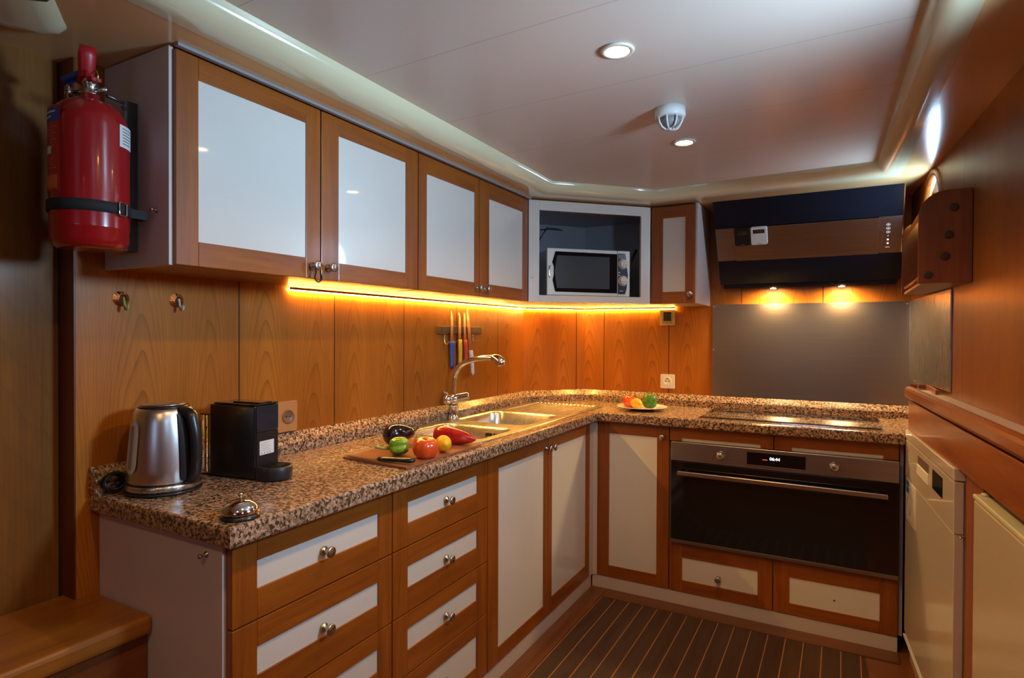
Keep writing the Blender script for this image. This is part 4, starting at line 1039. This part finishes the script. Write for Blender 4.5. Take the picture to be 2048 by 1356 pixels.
m = MB(); onbody(m, 19, 58, 1.694, 1.742, .0006); ws = obj('inspection_sticker', m, paper, cyl_)
m = MB()
for k in range(6): onbody(m, 25, 52-(k*5) % 7, 1.734-k*.0065, 1.7355-k*.0065, .0010)
obj('sticker_lines', m, ink, ws)
m = MB(); m.lathe([(er+.0004, 0), (er+.0004, .024), (er+.0034, .0235), (er+.0034, .0005), (er+.0004, 0)], (ex, ey, 1.546), seg=48)
m.box(ex+.02, ex+.045, ey+er-.018, -2.075, 1.548, 1.568)
sb = obj('strap', m, black_matte, t)
m = MB(); a = math.radians(21); ca, sa = math.cos(a), math.sin(a)
cen = Vector((ex+(er+.006)*ca, ey+(er+.006)*sa, 1.558)); tg = Vector((-sa, ca, 0))
m.tube([cen+tg*x+Vector((0, 0, z)) for x, z in rounded(-.010, .010, -.014, .014, .004, 3)] + [cen+tg*.010+Vector((0, 0, .010))], .0016, 8, cap=False)
obj('buckle', m, chrome, sb)
m = MB(); m.box(-.372, -.350, -2.072, -2.0605, 1.482, 1.830, bev=.001); m.box(-.350, -.3485, -2.090, -2.0605, 1.482, 1.830)
m.tube([(-.355, -2.074, 1.822), (-.350, -2.10, 1.824), (-.335, -2.135, 1.822)], .004, 8); m.tube([(-.352, -2.073, 1.79), (-.350, -2.095, 1.815)], .003, 8)
bro = obj('wall_bracket', m, plain('dark_metal', (.10, .095, .09), .35, .8), t)
m = MB(); m.lathe([(.012, 0), (.012, .012), (.009, .014)], (-.356, -2.0905, 1.532), (0, -1, 0), 16); obj('strap_clip', m, black_plastic, bro)

# ------------------------------------------------------------------ steps at the left
t = thing('wooden_steps', 'cherry wood steps beside the open end of the counter', 'steps', (-.42, -3.0, 0))
ya = -2.0760
m = MB(); m.box(-.559, -.262, YR+.02, ya, .604, .650, bev=.012, seg=3); obj('tread', m, stair_wood, t)
m = MB(); m.box(-.559, -.285, YR+.02, ya-.001, 0, .603); obj('riser', m, wood('riser_wood', 'y', (.13, .035, .008), (.21, .06, .014)), t)

# ------------------------------------------------------------------ kettle
kx, ky, kz = -.373, -1.984, .8995
t = thing('kettle', 'brushed steel electric kettle with black handle on the counter end', 'kettle', (kx, ky, kz))
m = MB(); m.lathe([(.082, 0), (.086, .003), (.086, .006), (.080, .008)], (kx, ky, kz), seg=48)
obj('power_base', m, black_plastic, t)
m = MB(); m.lathe([(.080, .008), (.0835, .0095), (.084, .022), (.0815, .024)], (kx, ky, kz), seg=48); obj('base_ring', m, steel_z, t)
m = MB(); m.lathe([(.0795, .0235), (.0805, .0275), (.0795, .0285)], (kx, ky, kz), seg=48); obj('base_gap', m, black_plastic, t)
m = MB(); m.lathe([(.0800, .028), (.0815, .032), (.081, .06), (.0785, .10), (.0745, .14), (.0695, .175), (.065, .196), (.060, .205), (.057, .207)], (kx, ky, kz), seg=64); bd = obj('body', m, plain('kettle_steel', (.70, .68, .66), .30, 1, var=.01), t)
m = MB(); m.lathe([(.057, .207), (.056, .211), (.050, .213), (.030, .215), (.012, .216), (0, .216)], (kx, ky, kz), seg=40); lid_ = obj('lid', m, black_plastic, t)
m = MB(); m.lathe([(.048, .2135), (.046, .2155), (.028, .2175), (0, .218)], (kx, ky, kz), seg=40); obj('lid_plate', m, steel_y, lid_)
ha = math.radians(10)      # handle towards the room, slightly away
hdv = Vector((math.cos(ha), math.sin(ha), 0)); K = Vector((kx, ky, kz))
m = MB()
hp = crv([K+hdv*.055+Vector((0, 0, .197)), K+hdv*.085+Vector((0, 0, .192)), K+hdv*.094+Vector((0, 0, .175)), K+hdv*.102+Vector((0, 0, .140)), K+hdv*.104+Vector((0, 0, .09)), K+hdv*.100+Vector((0, 0, .055)), K+hdv*.090+Vector((0, 0, .036)), K+hdv*.078+Vector((0, 0, .034))], 5)
m.tube(hp, [.017-.003*math.sin(math.pi*i/(len(hp)-1)) for i in range(len(hp))], 14, flat=(1.0, .85))
# back plate that hugs the body
L = []
for z, r in ((.034, .083), (.06, .0825), (.10, .080), (.14, .076), (.175, .071), (.196, .066)):
    L.append([K+Vector(((r+.002+.006*math.cos((a_/17)*1.5))*math.cos(ha+math.radians(a_)), (r+.002+.006*math.cos((a_/17)*1.5))*math.sin(ha+math.radians(a_)), z)) for a_ in range(-17, 18, 4)])
m.loft(L, closed=False)
obj('handle', m, black_plastic, t)
# water gauge on the left-front side
ga = math.radians(-88); m = MB(); L = []
for i in range(17):
    q = i/16; z = .055+.125*q; r = .0815-(z-.06)*.085 if z > .06 else .0815
    w_ = 13*math.sqrt(max(0.0, 1-abs(2*q-1)**6)); 
    if i in (0, 16): w_ = 4
    L.append([K+Vector(((r+.003)*math.cos(ga+math.radians(a_/3*w_)), (r+.003)*math.sin(ga+math.radians(a_/3*w_)), z)) for a_ in range(-3, 4)])
m.loft(L, closed=False); wg = obj('water_gauge', m, plain('gauge_grey', (.60, .58, .56), .35), t)
m = MB(); L = []
for i in range(9):
    q = i/8; z = .066+.103*q; r = .0828-(z-.06)*.085
    L.append([K+Vector(((r+.0036)*math.cos(ga+math.radians(a_*2.0)), (r+.0036)*math.sin(ga+math.radians(a_*2.0)), z)) for a_ in range(-2, 3)])
m.loft(L, closed=False); obj('gauge_window', m, plain('gauge_window', (.26, .24, .24), .15), wg)
# curled power cord behind the kettle
m = MB(); pts = []
for i in range(64):
    a = i*.42; rr = 1+.18*math.sin(i*.33); pts.append((-.4485+.009*math.cos(i*.31), -2.064+.022*rr*math.cos(a), .9265+.020*rr*math.sin(a)))
m.tube(crv(pts, 3), .0028, 7); single('power_cord', m, black_plastic, 'coiled black power cord on the granite behind the kettle', 'cord', (-.45, -1.98, .9))

# ------------------------------------------------------------------ coffee machine
mx, my, ang = -.245, -1.816, math.radians(8)
t = thing('coffee_machine', 'compact black capsule coffee machine beside the kettle', 'coffee machine', (mx, my, .899), ang)
Cm = Matrix.Translation((mx, my, .899)) @ Matrix.Rotation(ang, 4, 'Z')    # local x: forwards to the room, y: across, z up
def cbox(m, a0, a1, b0, b1, z0, z1, mi=None, bev=0): m.box(a0, a1, b0, b1, z0, z1, mi, bev, rot=Cm)
m = MB(); cbox(m, -.163, -.004, 0, .084, .004, .198, bev=.004); obj('body', m, plain('machine_black', (.010, .009, .009), .28, coat=.2), t)
m = MB(); cbox(m, -.150, 0.0, .002, .082, .1985, .2035, bev=.002); cbox(m, -.10, -.005, .02, .064, .2036, .2062, bev=.001); obj('lever', m, black_gloss, t)
m = MB(); cbox(m, -.003, .001, .003, .081, .128, .197, bev=.0015); obj('brew_head', m, plain('head_gloss', (.02, .022, .03), .12, coat=.5), t)
m = MB(); cbox(m, -.003, .0003, .003, .081, .02, .126, bev=.001); fp = obj('front_panel', m, black_plastic, t)
m = MB(); cbox(m, .0004, .0012, .012, .064, .066, .103); lb = obj('warning_label', m, paper, fp)
m = MB()
for k in range(5): cbox(m, .0012, .0016, .016, .050-(k % 2)*.008, .097-k*.005, .0978-k*.005)
for k in range(4): cbox(m, .0012, .0016, .018+k*.010, .021+k*.010, .069, .0725)
obj('label_lines', m, grey_pl, lb)
m = MB(); m.loft([[Cm @ Vector((.028+r*math.cos(a), .042+r*math.sin(a), z)) if True else 0 for a in [2*math.pi*k/40 for k in range(40)]] for r, z in ((.040, .002), (.043, .006), (.043, .034), (.041, .037), (.036, .037), (.035, .033))], capa=True, capb=True)
cbox(m, -.002, .028, .0, .084, .002, .036); dt = obj('drip_tray', m, plain('tray_black', (.016, .016, .018), .4), t)
m = MB()
for k in range(-3, 4): cbox(m, .004, .052, .042+k*.009-.002, .042+k*.009+.002, .0365, .0385)
obj('tray_grid', m, black_plastic, dt)
m = MB(); m.loft([[Cm @ Vector((x, y, z)) for x, y in rounded(-.210, -.1665, .008, .076, .012, 4)] for z in (.004, .165)], capa=True, smooth=False)
m.loft([[Cm @ Vector((x, y, z)) for x, y in rounded(-.208, -.1685, .010, .074, .011, 4)] for z in (.008, .165)], capa=True, smooth=False)
tk = obj('water_tank', m, tank_m, t)
m = MB(); m.loft([[Cm @ Vector((x, y, z)) for x, y in rounded(-.212, -.1655, .006, .078, .012, 4)] for z in (.1655, .169)], capa=True, capb=True, smooth=False); obj('tank_lid', m, black_plastic, tk)

# ------------------------------------------------------------------ bell
bx_, by_ = -.012, -2.036
t = thing('counter_bell', 'small chrome counter bell on the near corner of the granite', 'bell', (bx_, by_, .8985))
m = MB(); m.lathe([(.040, 0), (.041, .003), (.036, .009), (.031, .011)], (bx_, by_, .8988), seg=40); obj('base', m, black_plastic, t)
m = MB(); m.lathe([(.0375, .0105), (.0385, .0125), (.0375, .0175), (.0345, .0235), (.029, .0295), (.020, .035), (.010, .0378), (.003, .0386)], (bx_, by_, .8990), seg=48); obj('dome', m, chrome, t)
m = MB(); m.lathe([(.003, .0380), (.0026, .044), (.0048, .0455), (.0052, .049), (.003, .0515), (0, .052)], (bx_, by_, .8990), seg=16); obj('plunger', m, chrome, t)

# ------------------------------------------------------------------ cutting board and vegetables
ZB_ = .8990
A, B_, C_, D_ = Vector((-.254, -1.493)), Vector((.012, -1.512)), Vector((.010, -1.095)), Vector((-.262, -1.085))
m = MB(); m.prism([tuple(A), tuple(B_), tuple(C_), tuple(D_)], 'z', ZB_, ZB_+.007, bev=.0012); single('cutting_board', m, board_m, 'thin brown cutting board under the vegetables beside the sink', 'cutting board', (-.12, -1.3, ZB_))
ZV = ZB_+.0075
def blob(prof, c, axis, seg=36, lob=0, amp=0, phase=0, sq=None, bend=0):
    """lathe with optional lobes"""
    m = MB(); b = bmesh.new(); rings = []; H = prof[-1][1]
    for r, h in prof:
        if r < 1e-6: rings.append([b.verts.new((0, 0, h))]); continue
        ring = []
        for i in range(seg):
            a = 2*math.pi*i/seg; rr = r*(1+amp*(abs(math.cos(lob*a/2+phase))-.6)) if lob else r
            ring.append(b.verts.new((rr*math.cos(a)+bend*(h/H)**2, rr*math.sin(a), h)))
        rings.append(ring)
    for a, d in zip(rings, rings[1:]):
        for i in range(seg):
            j = (i+1) % seg
            if len(a) == 1: b.faces.new((a[0], d[j], d[i]))
            elif len(d) == 1: b.faces.new((a[i], a[j], d[0]))
            else: b.faces.new((a[i], a[j], d[j], d[i]))
    bmesh.ops.recalc_face_normals(b, faces=b.faces[:])
    q = Vector(axis).to_track_quat('Z', 'Y').to_matrix().to_4x4()
    m.merge(b, None, True, Matrix.Translation(c) @ q); return m
tom = [(0, .006), (.012, .002), (.024, .0), (.034, .006), (.0405, .018), (.042, .031), (.040, .044), (.034, .054), (.025, .060), (.014, .0595), (.006, .0565), (0, .0555)]
tx, ty = -.026, -1.372
t = thing('tomato', 'large ribbed red tomato in front on the cutting board', 'tomato', (tx, ty, ZV), 0)
o = obj('fruit', blob([(r*.97, h) for r, h in tom], (tx, ty, ZV), (.12, -.10, 1), 48, 7, .07), tomato_m, t, 1)
m = MB(); m.lathe([(.004, 0), (.003, .004)], (tx+.008, ty-.006, ZV+.0555), seg=8); obj('stem_scar', m, stem_m, t)
# lemon
def lemon(c, axis, s_, label, grp=None):
    prof = [(0, 0), (.006, .001), (.010, .006), (.019, .013), (.0262, .025), (.028, .037), (.0262, .049), (.019, .060), (.009, .066), (.005, .071), (0, .072)]
    ax = Vector(axis).normalized(); c0 = Vector(c) - ax*.036*s_
    m = blob([(r*s_, h*s_) for r, h in prof], c0, ax, 28)
    return single('lemon', m, lemon_m, label, 'lemon', (c[0], c[1], c[2]-.028*s_), subsurf=1)
lemon((-.024, -1.278, ZV+.0275), (.75, -.6, .05), .98, 'yellow lemon between the tomato and red pepper on the cutting board')
# green pepper on the board, stem to the left
gx, gy = -.108, -1.394
t = thing('green_pepper', 'bright green pepper lying behind the knife on the cutting board', 'pepper', (gx, gy, ZV))
gp = [(0, .010), (.008, .005), (.016, .003), (.024, .009), (.0285, .022), (.029, .036), (.026, .050), (.021, .060), (.012, .064), (0, .060)]
gax = Vector((.80, .62, .10)).normalized(); g0 = Vector((gx-.028, gy-.022, ZV+.027))
obj('fruit', blob([(r*.95, h) for r, h in gp], g0, gax, 48, 5, .30, .5), pepperg_m, t, 1)
m = MB(); m.tube(crv([g0+gax*.008, g0-gax*.008+Vector((0, 0, -.003)), g0-gax*.020+Vector((-.004, 0, .0)), g0-gax*.034+Vector((-.004, -.004, .006))], 4), [.010, .008, .006, .005, .0045, .004, .004, .004, .004, .004, .004, .0045, .005], 10); obj('stem', m, stem_m, t)
# aubergine
t = thing('aubergine', 'dark purple aubergine at the back left of the cutting board', 'aubergine', (-.24, -1.24, ZV))
ap = [(0, 0), (.015, .002), (.030, .010), (.037, .026), (.0385, .044), (.035, .066), (.028, .086), (.021, .102), (.015, .114), (.009, .119), (0, .120)]
aax = Vector((.30, .95, .02)).normalized(); a0 = Vector((-.238, -1.318, ZV+.0385))
obj('fruit', blob([(r*.98, h) for r, h in ap], a0, aax, 36), auber_m, t, 1)
m = MB(); m.tube(crv([a0+aax*.109, a0+aax*.124+Vector((0, 0, .004)), a0+aax*.137+Vector((0, 0, .014))], 4), [.014, .009, .006, .005, .004, .004, .004, .005, .005], 10)
for k in range(5):
    a = 2*math.pi*k/5; side = Vector((math.cos(a)*.88, -math.cos(a)*.45, math.sin(a)))
    m.tube([a0+aax*.117+side*.006, a0+aax*.109+side*.0155, a0+aax*.097+side*.0235], [.005, .005, .001], 6)
obj('calyx', m, darkstem_m, t)
# long red pepper
t = thing('red_pepper', 'long pointed red pepper next to the sink edge', 'pepper', (-.07, -1.15, ZV))
rp = [(0, .006), (.010, .002), (.020, .0), (.0265, .012), (.0285, .032), (.027, .058), (.0235, .085), (.018, .108), (.011, .126), (.005, .136), (0, .139)]; rp = [(a*1.1, h*1.15) for a, h in rp]
rax = Vector((.99, .13, -.075)).normalized(); r0 = Vector((-.150, -1.150, ZV+.031))
obj('fruit', blob(rp, r0, rax, 40, 3, .12, .3), pepperr_m, t, 1)
# kitchen knife on the board
t = thing('kitchen_knife', 'knife with a black handle lying along the front of the cutting board', 'knife', (-.10, -1.487, ZV))
p0, p1, p2 = Vector((-.252, -1.478, ZV+.003)), Vector((-.108, -1.492, ZV+.008)), Vector((.008, -1.470, ZV+.010))
d = (p1-p0).normalized(); sdv = Vector((-d.y, d.x, 0)); zz = Vector((0, 0, .0009))
m = MB(); prof2 = [(0, .0), (.03, -.010), (.09, -.014), (.145, -.014), (.145, .008), (.06, .007), (.02, .004)]
m.loft([[p0+d*a+sdv*s_-zz for a, s_ in prof2], [p0+d*a+sdv*s_+zz for a, s_ in prof2]], capa=True, capb=True, smooth=False); obj('blade', m, plain('blade_steel', (.60, .52, .46), .2, 1), t)
m = MB(); hp_ = [p1+(p2-p1)*q for q in [i/8 for i in range(9)]]; m.tube(hp_, [.010, .0115, .012, .0115, .011, .0115, .012, .0125, .010], 12, flat=(1.0, .62)); obj('handle', m, black_plastic, t)

# ------------------------------------------------------------------ plate with vegetables on the back counter
px_, py_ = .197, .190
m = MB(); m.lathe([(0, .0), (.055, 0), (.060, .003), (.090, .010), (.128, .016), (.131, .0185), (.127, .0195), (.090, .0145), (.062, .008), (0, .0075)], (px_, py_, .899), seg=64)
single('plate', m, plate_m, 'round white plate on the granite left of the hob', 'plate', (px_, py_, .899))
t = thing('tomato', 'orange-red tomato on the white plate', 'tomato', (.122, .205, .908))
obj('fruit', blob([(r*.90, h*.98) for r, h in tom], (.124, .195, .909), (.25, -.1, 1), 40, 6, .04), tomato_m, t, 1)
m = MB(); m.lathe([(.004, 0), (.003, .006)], (.137, .190, .966), (.2, 0, 1), 8); obj('stem_scar', m, stem_m, t)
lemon((.187, .128, .9360), (.93, -.25, -.15), .98, 'yellow lemon in front on the white plate')
t = thing('green_pepper', 'dark green pepper standing upright on the white plate', 'pepper', (.229, .205, .908))
gp2 = [(0, .004), (.014, 0), (.028, .004), (.036, .018), (.038, .036), (.036, .054), (.028, .068), (.016, .073), (.006, .070), (0, .068)]
obj('fruit', blob(gp2, (.236, .190, .909), (.05, 0, 1), 40, 4, .12, .2), herb_m, t, 1)
m = MB(); m.tube(crv([(.238, .190, .975), (.236, .190, .984), (.229, .190, .992)], 3), [.007, .005, .004, .0035, .0035, .0035, .004], 8); obj('stem', m, stem_m, t)
